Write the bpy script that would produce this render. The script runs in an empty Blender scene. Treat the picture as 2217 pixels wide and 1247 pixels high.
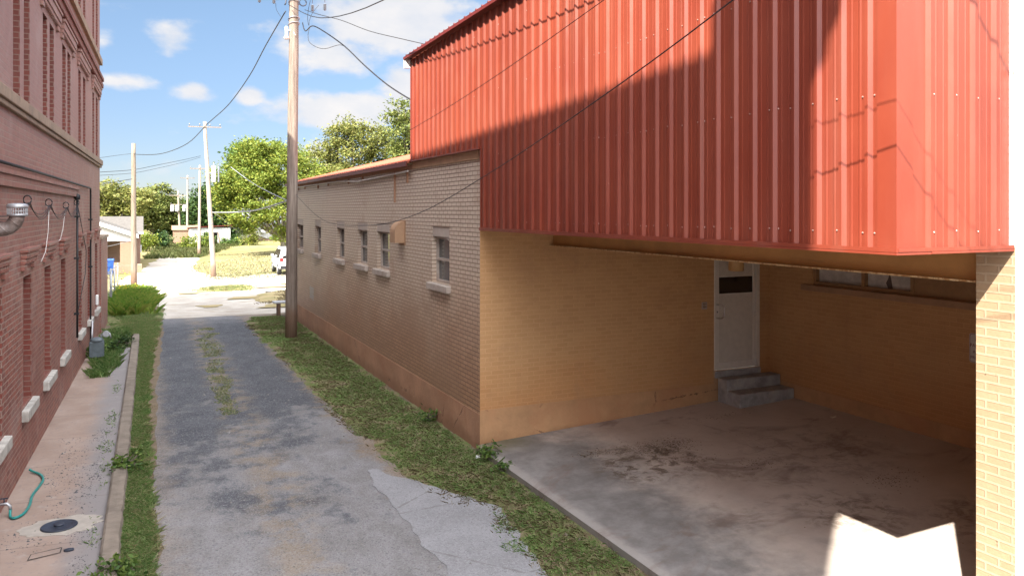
import bpy, bmesh, math, random
import numpy as np
from mathutils import Vector, Matrix, Quaternion

R = math.radians
scene = bpy.context.scene
col = scene.collection

# ------------------------------------------------------------------ camera
FPX, CXP, HYP, CAMH = 1724.0, 1108.5, 456.0, 3.65
YAW = math.atan(798 / 1724.0)
SY, CY = math.sin(YAW), math.cos(YAW)
cam_d = bpy.data.cameras.new('camera')
cam = bpy.data.objects.new('camera', cam_d)
col.objects.link(cam)
cam.location = (0, 0, CAMH)
cam.rotation_euler = (R(90), 0, -YAW)
cam_d.sensor_width = 36.0
cam_d.lens = FPX / 2217 * 36
cam_d.shift_y = -(623.5 - HYP) / 2217
cam_d.clip_start = 0.05
cam_d.clip_end = 3000
scene.camera = cam

# ------------------------------------------------------------------ light
SUN = Vector((2.6, 2.12, -3.1)).normalized()          # the way the light travels
SUN_EL = math.asin(-SUN.z)
SUN_ROT = math.atan2(-SUN.x, -SUN.y)
sun_d = bpy.data.lights.new('sun', 'SUN')
sun_d.energy = 5.0
sun_d.angle = R(0.53)
sun_d.color = (1.0, 0.94, 0.84)
sun = bpy.data.objects.new('sun', sun_d)
col.objects.link(sun)
sun.location = (-30, -25, 40)
sun.rotation_euler = SUN.to_track_quat('-Z', 'Y').to_euler()

scene.view_settings.view_transform = 'Standard'
scene.view_settings.look = 'None'
scene.view_settings.gamma = 1.0
scene.view_settings.exposure = 1.85


def ray(px):
    u = (px - CXP) / FPX
    return SY + CY * u, CY - SY * u


def zg(y):
    """height of the ground: level alley, then falling gently away"""
    if y < 26:
        return 0.0
    if y < 72:
        return -0.022 * (y - 26)
    return -1.012


def gnd(px, py):
    ax, ay = ray(px)
    lo, hi = 1.0, 500.0
    for _ in range(50):
        m = (lo + hi) / 2
        if CAMH - (py - HYP) / FPX * m > zg(m * ay):
            lo = m
        else:
            hi = m
    return Vector((ax * lo, ay * lo, zg(ay * lo)))


def at(px, py, depth):
    ax, ay = ray(px)
    return Vector((ax * depth, ay * depth, CAMH - (py - HYP) / FPX * depth))


# ------------------------------------------------------------------ sky
world = bpy.data.worlds.new('World')
scene.world = world
world.use_nodes = True
wt = world.node_tree
wn, wl = wt.nodes, wt.links
wn.clear()


def wnode(t, **kw):
    n = wn.new(t)
    for k, v in kw.items():
        setattr(n, k, v)
    return n


def wmath(op, a, b=None, c=None, clamp=False):
    n = wnode('ShaderNodeMath', operation=op, use_clamp=clamp)
    for i, x in enumerate((a, b, c)):
        if x is None:
            continue
        if isinstance(x, (int, float)):
            n.inputs[i].default_value = x
        else:
            wl.new(x, n.inputs[i])
    return n.outputs[0]


w_out = wnode('ShaderNodeOutputWorld')
bg = wnode('ShaderNodeBackground')
bg.inputs['Strength'].default_value = 0.05
sky = wnode('ShaderNodeTexSky', sky_type='NISHITA', sun_disc=False, sun_elevation=SUN_EL,
            sun_rotation=SUN_ROT, altitude=300, air_density=1.0, dust_density=0.15, ozone_density=1.6)
tc = wnode('ShaderNodeTexCoord')
sep = wnode('ShaderNodeSeparateXYZ')
wl.new(tc.outputs['Generated'], sep.inputs[0])
azi = wmath('ARCTAN2', sep.outputs[0], sep.outputs[1])
ele = wmath('ARCSINE', sep.outputs[2])
# cumulus banks: centre azimuth / elevation and half-widths, all in degrees
CLOUDS = [  # px, py, half px, half py, weight
    (850, 40, 230, 90, 1.25), (740, 120, 110, 50, 1.0), (870, 185, 60, 60, 1.15), (770, 245, 200, 46, 1.3), (620, 60, 70, 60, .7),
    (375, 85, 48, 48, 1.1), (425, 200, 44, 26, 1.0), (540, 207, 36, 24, 1.1), (262, 178, 62, 20, .8),
    (225, 92, 30, 22, .6), (300, 368, 150, 34, .45), (700, 330, 90, 30, .5), (610, 90, 50, 40, .35), (1300, -260, 900, 170, .5)]
blob = None
for px, py, hw, hh, w in CLOUDS:
    ax, ay = ray(px)
    v = Vector((ax, ay, (HYP - py) / FPX)).normalized()
    a0, e0 = math.atan2(v.x, v.y), math.asin(v.z)
    dx = wmath('MULTIPLY', wmath('SUBTRACT', azi, a0), FPX / hw)
    dy = wmath('MULTIPLY', wmath('SUBTRACT', ele, e0), FPX / hh)
    d2 = wmath('ADD', wmath('MULTIPLY', dx, dx), wmath('MULTIPLY', dy, dy))
    g = wmath('MULTIPLY', wmath('POWER', 2.718, wmath('MULTIPLY', d2, -1.0)), w)
    blob = g if blob is None else wmath('MAXIMUM', blob, g)
# unseen bright cloud added behind and above the camera to lift the shade
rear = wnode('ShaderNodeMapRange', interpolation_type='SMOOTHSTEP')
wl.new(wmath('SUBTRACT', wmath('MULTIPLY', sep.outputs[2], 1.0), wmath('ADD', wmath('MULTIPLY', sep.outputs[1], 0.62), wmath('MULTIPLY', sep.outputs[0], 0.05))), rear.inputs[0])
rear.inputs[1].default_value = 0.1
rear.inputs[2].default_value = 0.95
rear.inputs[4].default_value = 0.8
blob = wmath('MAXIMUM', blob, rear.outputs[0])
mapn = wnode('ShaderNodeMapping')
mapn.inputs['Scale'].default_value = (1, 1, 1.9)
wl.new(tc.outputs['Generated'], mapn.inputs[0])
n1 = wnode('ShaderNodeTexNoise')
n1.inputs['Scale'].default_value = 13.0
n1.inputs['Detail'].default_value = 9.0
n1.inputs['Roughness'].default_value = 0.58
wl.new(mapn.outputs[0], n1.inputs['Vector'])
dens = wnode('ShaderNodeMapRange', interpolation_type='SMOOTHSTEP')
wl.new(wmath('ADD', wmath('MULTIPLY', blob, 0.60), wmath('MULTIPLY', n1.outputs[0], 1.15)), dens.inputs[0])
dens.inputs[1].default_value = 0.78
dens.inputs[2].default_value = 1.14
dens.inputs[4].default_value = 0.95
ccol = wnode('ShaderNodeMix', data_type='RGBA')
cfac = wnode('ShaderNodeMapRange')
wl.new(n1.outputs[0], cfac.inputs[0])
cfac.inputs[1].default_value = 0.35
cfac.inputs[2].default_value = 0.7
wl.new(cfac.outputs[0], ccol.inputs[0])
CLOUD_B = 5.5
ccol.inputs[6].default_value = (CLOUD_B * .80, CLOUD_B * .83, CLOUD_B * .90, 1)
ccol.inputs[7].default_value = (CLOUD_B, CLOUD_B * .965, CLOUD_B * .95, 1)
mixs = wnode('ShaderNodeMix', data_type='RGBA')
wl.new(dens.outputs[0], mixs.inputs[0])
# the air pales and dims toward the horizon
hz = wnode('ShaderNodeMapRange', interpolation_type='SMOOTHSTEP')
wl.new(ele, hz.inputs[0])
hz.inputs[1].default_value = 0.0
hz.inputs[2].default_value = 0.30
tint = wnode('ShaderNodeMix', data_type='RGBA')
wl.new(hz.outputs[0], tint.inputs[0])
tint.inputs[6].default_value = (.53, .57, .74, 1)
tint.inputs[7].default_value = (.93, .93, .93, 1)
skym = wnode('ShaderNodeMix', data_type='RGBA', blend_type='MULTIPLY')
skym.inputs[0].default_value = 1.0
wl.new(sky.outputs[0], skym.inputs[6])
wl.new(tint.outputs[2], skym.inputs[7])
wl.new(skym.outputs[2], mixs.inputs[6])
# gain added to the unseen clouds overhead and behind, as fill for shaded surfaces
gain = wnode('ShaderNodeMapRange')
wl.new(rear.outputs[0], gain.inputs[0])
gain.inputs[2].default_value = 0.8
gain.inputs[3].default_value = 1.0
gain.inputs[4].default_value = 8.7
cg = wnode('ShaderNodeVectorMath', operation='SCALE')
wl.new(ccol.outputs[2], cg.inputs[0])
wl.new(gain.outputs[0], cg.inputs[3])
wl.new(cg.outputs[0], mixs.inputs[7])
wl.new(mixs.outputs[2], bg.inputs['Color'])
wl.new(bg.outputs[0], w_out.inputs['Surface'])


# ------------------------------------------------------------------ mesh helper
class MB:
    def __init__(self):
        self.v, self.f, self.m, self.s = [], [], [], []
        self.tf = None

    def _p(self, p):
        p = Vector(p)
        return tuple(self.tf @ p) if self.tf is not None else tuple(p)

    def face(self, pts, mi=0, sm=False):
        b = len(self.v)
        self.v += [self._p(p) for p in pts]
        self.f.append(tuple(range(b, b + len(pts))))
        self.m.append(mi)
        self.s.append(sm)

    def box(self, x0, x1, y0, y1, z0, z1, mi=0):
        x0, x1 = min(x0, x1), max(x0, x1)
        y0, y1 = min(y0, y1), max(y0, y1)
        z0, z1 = min(z0, z1), max(z0, z1)
        self.hexa([(x0, y0, z0), (x1, y0, z0), (x1, y1, z0), (x0, y1, z0),
                   (x0, y0, z1), (x1, y0, z1), (x1, y1, z1), (x0, y1, z1)], mi)

    def hexa(self, p, mi=0):
        b = len(self.v)
        self.v += [self._p(q) for q in p]
        for q in ((0, 3, 2, 1), (4, 5, 6, 7), (0, 1, 5, 4), (1, 2, 6, 5), (2, 3, 7, 6), (3, 0, 4, 7)):
            self.f.append(tuple(b + i for i in q))
            self.m.append(mi)
            self.s.append(False)

    def tube(self, path, rad, n=8, mi=0, cap=True, smooth=True):
        path = [Vector(p) for p in path]
        if not hasattr(rad, '__len__'):
            rad = [rad] * len(path)
        b = len(self.v)
        prev = None
        for i, p in enumerate(path):
            t = (path[min(i + 1, len(path) - 1)] - path[max(i - 1, 0)]).normalized()
            if prev is None:
                a = Vector((0, 0, 1)) if abs(t.z) < .9 else Vector((1, 0, 0))
                u = t.cross(a).normalized()
            else:
                u = (prev - t * prev.dot(t)).normalized()
            prev = u
            w = t.cross(u)
            for k in range(n):
                a = 2 * math.pi * k / n
                self.v.append(self._p(p + (u * math.cos(a) + w * math.sin(a)) * rad[i]))
        for i in range(len(path) - 1):
            for k in range(n):
                k2 = (k + 1) % n
                self.f.append((b + i * n + k, b + i * n + k2, b + (i + 1) * n + k2, b + (i + 1) * n + k))
                self.m.append(mi)
                self.s.append(smooth)
        if cap:
            self.f.append(tuple(b + k for k in reversed(range(n))))
            self.f.append(tuple(b + (len(path) - 1) * n + k for k in range(n)))
            self.m += [mi, mi]
            self.s += [False, False]

    def lathe(self, prof, c=(0, 0, 0), n=16, mi=0, axis=None, smooth=True):
        """prof = [(radius, height)...] turned about axis through c"""
        q = Vector((0, 0, 1)).rotation_difference(Vector(axis)) if axis else Quaternion()
        c = Vector(c)
        b = len(self.v)
        for r, h in prof:
            for k in range(n):
                a = 2 * math.pi * k / n
                self.v.append(self._p(c + q @ Vector((r * math.cos(a), r * math.sin(a), h))))
        for i in range(len(prof) - 1):
            for k in range(n):
                k2 = (k + 1) % n
                self.f.append((b + i * n + k, b + i * n + k2, b + (i + 1) * n + k2, b + (i + 1) * n + k))
                self.m.append(mi)
                self.s.append(smooth)
        self.f.append(tuple(b + k for k in reversed(range(n))))
        self.f.append(tuple(b + (len(prof) - 1) * n + k for k in range(n)))
        self.m += [mi, mi]
        self.s += [False, False]

    def prism(self, poly, f0, f1, mi=0):
        """poly of 2-D points; f0/f1 map a 2-D point to the two end faces"""
        a = [f0(*p) for p in poly]
        c = [f1(*p) for p in poly]
        self.face(list(reversed(a)), mi)
        self.face(c, mi)
        for i in range(len(poly)):
            j = (i + 1) % len(poly)
            self.face([a[i], a[j], c[j], c[i]], mi)

    def wall(self, P, u0, u1, w0, w1, holes, depth, mi=0, mj=None):
        """flat wall through P(u, w, d) with real openings and their reveals"""
        mj = mi if mj is None else mj
        us = sorted({u0, u1, *[h[0] for h in holes], *[h[1] for h in holes]})
        ws = sorted({w0, w1, *[h[2] for h in holes], *[h[3] for h in holes]})
        for a, b in zip(us, us[1:]):
            for c, d in zip(ws, ws[1:]):
                mu, mw = (a + b) / 2, (c + d) / 2
                if any(h[0] < mu < h[1] and h[2] < mw < h[3] for h in holes):
                    continue
                self.face([P(a, c, 0), P(b, c, 0), P(b, d, 0), P(a, d, 0)], mi)
        for a, b, c, d in holes:
            for q in ([P(a, c, 0), P(a, d, 0), P(a, d, depth), P(a, c, depth)],
                      [P(b, d, 0), P(b, c, 0), P(b, c, depth), P(b, d, depth)],
                      [P(a, d, 0), P(b, d, 0), P(b, d, depth), P(a, d, depth)],
                      [P(b, c, 0), P(a, c, 0), P(a, c, depth), P(b, c, depth)]):
                self.face(q, mj)

    def build(self, name, mats, parent=None, bevel=0, fix=True):
        me = bpy.data.meshes.new(name)
        me.from_pydata(self.v, [], self.f)
        for m in (mats if isinstance(mats, (list, tuple)) else [mats]):
            me.materials.append(m)
        me.polygons.foreach_set('material_index', self.m)
        me.polygons.foreach_set('use_smooth', self.s)
        if fix:
            bm = bmesh.new()
            bm.from_mesh(me)
            bmesh.ops.recalc_face_normals(bm, faces=bm.faces)
            bm.to_mesh(me)
            bm.free()
        uv = me.uv_layers.new(name='UVMap')
        for p in me.polygons:
            n = p.normal
            ax = max(range(3), key=lambda i: abs(n[i]))
            for li in p.loop_indices:
                c = me.vertices[me.loops[li].vertex_index].co
                uv.data[li].uv = (c.y, c.z) if ax == 0 else ((c.x, c.z) if ax == 1 else (c.x, c.y))
        o = bpy.data.objects.new(name, me)
        col.objects.link(o)
        if parent:
            o.parent = parent
        if bevel:
            b = o.modifiers.new('bevel', 'BEVEL')
            b.width = bevel
            b.segments = 2
            b.limit_method = 'ANGLE'
        return o


def tag(o, label=None, cat=None, group=None, kind=None):
    if label:
        o['label'] = label
    if cat:
        o['category'] = cat
    if group:
        o['group'] = group
    if kind:
        o['kind'] = kind
    return o


def empty(name, loc, rz=0.0):
    o = bpy.data.objects.new(name, None)
    o.empty_display_size = .2
    col.objects.link(o)
    o.location = loc
    o.rotation_euler = (0, 0, rz)
    return o


def structure(o, label=None):
    o['kind'] = 'structure'
    if label:
        o['label'] = label
    return o


# ------------------------------------------------------------------ materials
class NT:
    def __init__(self, name):
        self.mat = bpy.data.materials.new(name)
        self.mat.use_nodes = True
        self.t = self.mat.node_tree
        self.n, self.l = self.t.nodes, self.t.links
        self.bsdf = self.n['Principled BSDF']
        self.tc = self.new('ShaderNodeTexCoord')

    def new(self, t, **kw):
        n = self.n.new(t)
        for k, v in kw.items():
            setattr(n, k, v)
        return n

    def put(self, sock, v):
        if isinstance(v, bpy.types.NodeSocket):
            self.l.new(v, sock)
        elif isinstance(v, (tuple, list)):
            sock.default_value = (*v, 1) if len(v) == 3 and sock.type == 'RGBA' else v
        else:
            sock.default_value = v

    def math(self, op, a, b=None, clamp=False):
        n = self.new('ShaderNodeMath', operation=op, use_clamp=clamp)
        self.put(n.inputs[0], a)
        if b is not None:
            self.put(n.inputs[1], b)
        return n.outputs[0]

    def mix(self, fac, a, b, mode='MIX'):
        n = self.new('ShaderNodeMix', data_type='RGBA', blend_type=mode)
        self.put(n.inputs[0], fac)
        self.put(n.inputs[6], a)
        self.put(n.inputs[7], b)
        return n.outputs[2]

    def noise(self, scale, detail=5, rough=.55, vec=None, dist=0, sc=None):
        n = self.new('ShaderNodeTexNoise')
        n.inputs['Scale'].default_value = scale
        n.inputs['Detail'].default_value = detail
        n.inputs['Roughness'].default_value = rough
        n.inputs['Distortion'].default_value = dist
        v = vec if vec is not None else self.tc.outputs['Object']
        if sc:
            m = self.new('ShaderNodeMapping')
            m.inputs['Scale'].default_value = sc
            self.l.new(v, m.inputs[0])
            v = m.outputs[0]
        self.l.new(v, n.inputs['Vector'])
        return n.outputs[0]

    def voro(self, scale, feature='F1', out='Distance', vec=None):
        n = self.new('ShaderNodeTexVoronoi', feature=feature)
        n.inputs['Scale'].default_value = scale
        self.l.new(vec if vec is not None else self.tc.outputs['Object'], n.inputs['Vector'])
        return n.outputs[out]

    def ramp(self, x, a, b, lo=0.0, hi=1.0):
        n = self.new('ShaderNodeMapRange', interpolation_type='SMOOTHSTEP')
        self.put(n.inputs[0], x)
        n.inputs[1].default_value = a
        n.inputs[2].default_value = b
        n.inputs[3].default_value = lo
        n.inputs[4].default_value = hi
        return n.outputs[0]

    def xyz(self, vec=None):
        s = self.new('ShaderNodeSeparateXYZ')
        self.l.new(vec if vec is not None else self.tc.outputs['Object'], s.inputs[0])
        return s.outputs

    def bump(self, h, strength=.5, dist=.01, prev=None):
        n = self.new('ShaderNodeBump')
        n.inputs['Strength'].default_value = strength
        n.inputs['Distance'].default_value = dist
        self.put(n.inputs['Height'], h)
        if prev is not None:
            self.l.new(prev, n.inputs['Normal'])
        return n.outputs[0]

    def done(self, color, rough=.7, normal=None, spec=.5, metal=0.0):
        b = self.bsdf
        self.put(b.inputs['Base Color'], color)
        self.put(b.inputs['Roughness'], rough)
        b.inputs['Specular IOR Level'].default_value = spec
        b.inputs['Metallic'].default_value = metal
        if normal is not None:
            self.l.new(normal, b.inputs['Normal'])
        return self.mat


def plain(name, c, rough=.7, var=.25, scale=6, bump=.15, spec=.4, metal=0.0, dirt=None):
    t = NT(name)
    n = t.noise(scale, 6, .6)
    c2 = tuple(x * (1 - var) for x in c)
    cc = t.mix(t.ramp(n, .3, .7), c2, c)
    if dirt:
        cc = t.mix(t.ramp(t.noise(scale * .35, 6, .65), .5, .72, 0, .8), cc, dirt)
    nb = t.bump(t.noise(scale * 8, 4, .6), bump, .004) if bump else None
    return t.done(cc, rough, nb, spec, metal)


def brick(name, c1, c2, mortar, bw=.2032, bh=.0677, ms=.009, bump=.7, rough=.75, spec=.35, stain=None,
          stain_amt=.5, low=None, low_z=(0.5, 2.2), extra=None, big=.35, top=None, top_z=(2, 4)):
    t = NT(name)
    b = t.new('ShaderNodeTexBrick')
    b.inputs['Scale'].default_value = 1.0
    b.inputs['Brick Width'].default_value = bw
    b.inputs['Row Height'].default_value = bh
    b.inputs['Mortar Size'].default_value = ms
    b.inputs['Mortar Smooth'].default_value = .25
    b.inputs['Bias'].default_value = -.1
    b.inputs['Color1'].default_value = (*c1, 1)
    b.inputs['Color2'].default_value = (*c2, 1)
    b.inputs['Mortar'].default_value = (*mortar, 1)
    # a hand-laid wobble
    wob = t.new('ShaderNodeTexNoise')
    wob.inputs['Scale'].default_value = 2.2
    wob.inputs['Detail'].default_value = 3
    t.l.new(t.tc.outputs['UV'], wob.inputs['Vector'])
    vm = t.new('ShaderNodeVectorMath', operation='MULTIPLY_ADD')
    t.l.new(wob.outputs['Color'], vm.inputs[0])
    vm.inputs[1].default_value = (.012, .012, 0)
    t.l.new(t.tc.outputs['UV'], vm.inputs[2])
    t.l.new(vm.outputs[0], b.inputs['Vector'])
    c = b.outputs['Color']
    n = t.noise(big, 6, .65)
    c = t.mix(t.ramp(n, .35, .7, 0, .45), c, tuple(x * .72 for x in c1))
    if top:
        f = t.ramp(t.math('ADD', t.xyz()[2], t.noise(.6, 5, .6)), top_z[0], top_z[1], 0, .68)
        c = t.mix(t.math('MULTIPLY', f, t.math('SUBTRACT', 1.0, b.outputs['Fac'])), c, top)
    if low:
        z = t.xyz()[2]
        f = t.ramp(t.math('ADD', z, t.math('MULTIPLY', t.math('SUBTRACT', t.noise(.7, 5, .6), .5), 2.2)), low_z[0], low_z[1], 1, 0)
        c = t.mix(f, c, low, 'MULTIPLY')
    if stain:
        f = t.ramp(t.noise(.9, 8, .72, dist=.6), .5, .68, 0, stain_amt)
        c = t.mix(f, c, stain)
        f2 = t.ramp(t.noise(5, 4, .7, sc=(1, 1, .12)), .55, .75, 0, stain_amt * .6)
        c = t.mix(f2, c, stain)
    if extra:
        c = extra(t, c)
    chip = t.math('MULTIPLY', t.ramp(t.noise(11, 4, .7), .685, .73), t.ramp(t.noise(.8, 3, .5), .42, .62))
    c = t.mix(t.math('MULTIPLY', chip, .7), c, tuple(x * .5 for x in c2))
    fine = t.noise(45, 4, .6)
    c = t.mix(.22, c, t.mix(fine, (.35, .35, .35), (1.5, 1.5, 1.5)), 'MULTIPLY')
    h = t.math('SUBTRACT', t.math('SUBTRACT', t.math('MULTIPLY', fine, .3), b.outputs['Fac']), t.math('MULTIPLY', chip, .5))
    return t.done(c, rough, t.bump(h, bump, .008), spec)

# shared materials
def paint_patch(t, c):
    p = t.xyz()
    d = t.math('MAXIMUM', t.math('MULTIPLY', t.math('ABSOLUTE', t.math('SUBTRACT', p[1], 13.3)), 2.6),
               t.math('MULTIPLY', t.math('ABSOLUTE', t.math('SUBTRACT', p[2], 1.16)), 4.6))
    d = t.math('ADD', d, t.math('MULTIPLY', t.math('SUBTRACT', t.noise(9, 4, .7), .5), 1.4))
    return t.mix(t.ramp(d, .75, .95, .6, 0), c, (.30, .30, .31))


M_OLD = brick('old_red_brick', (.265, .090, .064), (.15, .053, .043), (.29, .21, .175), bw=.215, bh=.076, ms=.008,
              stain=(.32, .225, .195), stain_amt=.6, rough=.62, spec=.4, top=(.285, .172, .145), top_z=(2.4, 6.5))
M_OLDRED = brick('dark_red_brick', (.18, .046, .033), (.12, .032, .025), (.235, .165, .135), bw=.215, bh=.076, ms=.009, stain=(.2, .13, .11), stain_amt=.3)
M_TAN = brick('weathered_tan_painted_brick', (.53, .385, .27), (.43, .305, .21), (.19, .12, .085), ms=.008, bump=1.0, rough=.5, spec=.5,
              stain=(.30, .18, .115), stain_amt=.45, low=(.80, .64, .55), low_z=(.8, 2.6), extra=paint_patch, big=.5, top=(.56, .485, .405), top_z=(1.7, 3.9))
M_OCHRE = brick('ochre_painted_brick', (.56, .325, .15), (.50, .28, .122), (.595, .355, .172), ms=.008, bump=.55, rough=.55, spec=.4,
                stain=(.40, .22, .11), stain_amt=.5, low=(.88, .76, .66), low_z=(.4, 1.7))
M_PIER = brick('cream_painted_brick', (.35, .245, .15), (.32, .22, .13), (.44, .34, .23), ms=.010, bump=1.0, rough=.6, stain=(.46, .32, .18), stain_amt=.3)
M_WHITE_BRICK = brick('white_painted_brick', (.80, .78, .74), (.78, .76, .72), (.70, .67, .62), ms=.008, bump=.8, rough=.6)
def footing(name, c, dirt):
    t = NT(name)
    n = t.noise(1.6, 8, .7)
    cc = t.mix(t.ramp(n, .3, .7), tuple(x * .72 for x in c), c)
    cc = t.mix(t.ramp(t.noise(.9, 7, .7, dist=.5), .46, .68, 0, .85), cc, dirt)
    z = t.xyz()[2]
    cc = t.mix(t.math('MULTIPLY', t.ramp(t.math('ADD', z, t.math('MULTIPLY', t.noise(3, 6, .7), .3)), .2, .45, 1, 0), .55), cc, tuple(x * .62 for x in dirt))
    cr = t.math('ADD', t.voro(.55, 'DISTANCE_TO_EDGE'), t.math('MULTIPLY', t.math('SUBTRACT', t.noise(5, 6, .7), .5), .09))
    cf = t.math('MULTIPLY', t.ramp(t.math('ABSOLUTE', cr), 0, .007, 1, 0), t.ramp(t.noise(.8, 3, .5), .45, .6))
    cc = t.mix(t.math('MULTIPLY', cf, .8), cc, (.06, .035, .025))
    chip = t.ramp(t.noise(7, 4, .7), .70, .76)
    cc = t.mix(t.math('MULTIPLY', chip, .6), cc, tuple(min(1, x * 1.35) for x in c))
    h = t.math('SUBTRACT', t.math('ADD', t.noise(9, 7, .7), t.math('MULTIPLY', chip, -.5)), cf)
    return t.done(cc, .75, t.bump(h, .55, .014), .35)


M_PLASTER = footing('tan_plaster_footing', (.44, .25, .155), (.33, .17, .10))
M_PLASTER2 = footing('ochre_plaster_footing', (.50, .285, .145), (.42, .21, .105))
M_SAND = plain('sandstone', (.30, .225, .16), .8, .3, 4, .4, dirt=(.18, .135, .105))
M_SILLW = plain('white_painted_sill', (.46, .44, .40), .75, .4, 7, .5, dirt=(.25, .22, .19))
M_SILLG = plain('grey_concrete_sill', (.43, .37, .32), .75, .22, 8, .4, dirt=(.30, .23, .19))
M_LINTEL = plain('grey_board', (.42, .36, .31), .7, .15, 5, .15)
M_BROWN = plain('brown_painted_steel', (.46, .245, .085), .5, .22, 3, .1, dirt=(.36, .18, .065))
M_BOARD = plain('brown_fascia_board', (.40, .245, .145), .65, .2, 5, .2)
M_DARK = plain('dark_void', (.012, .011, .01), .8, .1, 3, 0)
M_BLACK = plain('black_rubber', (.014, .014, .015), .55, .2, 20, 0)
M_CABLE = plain('black_cable', (.02, .02, .022), .5, .2, 20, 0)
M_CABLEG = plain('grey_cable', (.30, .31, .32), .5, .2, 20, 0)
M_CABLEW = plain('white_cable', (.62, .60, .57), .5, .2, 20, 0)
M_GALV = plain('galvanised_steel', (.42, .43, .45), .45, .25, 14, .1, metal=.55)
M_RUST = plain('rusty_galvanised_pipe', (.22, .17, .15), .55, .45, 18, .2, metal=.35, dirt=(.30, .27, .26))
M_STEELBLUE = plain('grey_blue_meter_paint', (.10, .125, .14), .5, .3, 10, .1)
M_WHITE = plain('white_paint', (.78, .78, .77), .5, .1, 6, .05)
M_CONC = plain('concrete', (.34, .315, .29), .85, .3, 5, .5, dirt=(.2, .18, .165))
M_STEP = plain('blue_grey_step_paint', (.36, .345, .335), .75, .4, 6, .5, dirt=(.46, .41, .35))
M_ALU = plain('door_aluminium', (.72, .68, .61), .45, .1, 8, .03, metal=.15)
M_DOORP = plain('door_panel_grey_beige', (.60, .555, .48), .5, .1, 12, .05)
M_CHROME = plain('satin_handle_steel', (.70, .68, .65), .28, .08, 20, 0, metal=.9)
M_BROWNWOOD = plain('window_brown_wood', (.36, .215, .105), .6, .2, 9, .1)
M_POLEDK = plain('dull_grey_brown', (.13, .10, .085), .8, .3, 9, .1)
M_HOSE = plain('teal_hose', (.02, .22, .20), .42, .2, 20, .05)
M_IRON = plain('blue_black_iron', (.032, .04, .06), .5, .35, 20, .25)


def glass(name, c, rough=.06):
    t = NT(name)
    n = t.noise(1.4, 3, .5)
    return t.done(t.mix(n, c, tuple(x * .55 for x in c)), rough, t.bump(t.noise(1.1, 2, .5), .04, .05), .9)


M_GLASS = glass('old_window_glass', (.10, .115, .12))
M_CURT = plain('white_curtain', (.60, .57, .53), .8, .3, 7, .1)
M_GLASSD = glass('dark_door_glass', (.012, .01, .009), .1)


def red_metal():
    t = NT('red_painted_metal')
    n = t.noise(.7, 5, .6)
    c = t.mix(t.ramp(n, .3, .7), (.18, .031, .0165), (.215, .044, .0225))
    f = t.ramp(t.noise(3.5, 4, .7, sc=(1, 1, .06)), .55, .8, 0, .25)
    c = t.mix(f, c, (.28, .085, .058))
    p = t.xyz()
    # each sheet came from its own batch, and dust has settled on it
    sh = t.math('FLOOR', t.math('DIVIDE', t.math('ADD', t.math('SUBTRACT', p[1], p[0]), 20.0), .9144))
    w = t.new('ShaderNodeTexWhiteNoise', noise_dimensions='1D')
    t.l.new(sh, w.inputs['W'])
    c = t.mix(.22, c, t.mix(w.outputs[0], (.55, .6, .6), (1.4, 1.35, 1.3)), 'MULTIPLY')
    drt = t.math('MULTIPLY', t.ramp(t.noise(2.2, 6, .7, sc=(1.6, 1.6, .09)), .48, .75), .28)
    c = t.mix(drt, c, (.20, .085, .06))
    c = t.mix(t.ramp(t.noise(26, 3, .7, sc=(1, 1, .6)), .70, .78, 0, .35), c, (.50, .24, .18))
    r = t.ramp(t.noise(3, 5, .6, sc=(1, 1, .3)), .3, .7, .30, .46)
    h = t.math('ADD', t.noise(.9, 2, .5, sc=(1, 1, .5)), t.math('MULTIPLY', t.noise(5, 2, .5, sc=(1, 1, .3)), .25))
    return t.done(c, r, t.bump(h, .16, .05), .5)


M_RED = red_metal()
M_REDDK = plain('dark_red_trim', (.13, .02, .016), .45, .15, 5, .05)
M_REDROOF = plain('faded_red_roof_metal', (.40, .095, .045), .5, .15, 2, .05, dirt=(.33, .12, .07))

# ================================================================== OLD BRICK BUILDING ON THE LEFT
TH = math.atan(0.02451)
LX0 = -1.839
lb = empty('brick_building', (LX0, 0, 0), -TH)
tag(lb, 'three storey old red brick building with stone belt course lining the left of the alley', 'building')
S0, S1, SW = -0.72, 26.75, 32.3


def ltop(s):
    return 12.72 - 0.075 * s if s < 9 else 12.05 - .006 * (s - 9)


LOWER = [(4.6, 5.3), (6.65, 7.35), (8.7, 9.4), (10.7, 11.38), (12.96, 13.68), (15.05, 15.83), (17.26, 18.01), (20.55, 21.28), (22.82, 23.49), (25.05, 25.85)]
PAIRS = [(3.9, 4.4, 4.75, 5.25), (6.6, 7.1, 7.4, 7.9), (9.35, 9.87, 10.2, 10.72), (12.15, 12.67, 13.0, 13.51), (14.86, 15.39, 15.68, 16.24), (17.47, 18.05, 18.33, 18.89),
         (20.5, 21.06, 21.6, 22.2), (24.2, 24.78, 25.33, 25.98)]
holes = [(a, b, .90, 2.72) for a, b in LOWER]
for a, b, c, d in PAIRS:
    holes += [(a, b, 5.15, 6.86), (c, d, 5.15, 6.86), (a, b, 8.32, 10.3), (c, d, 8.32, 10.3)]


def PL(u, w, d):
    return (-d, u, w)


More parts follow.
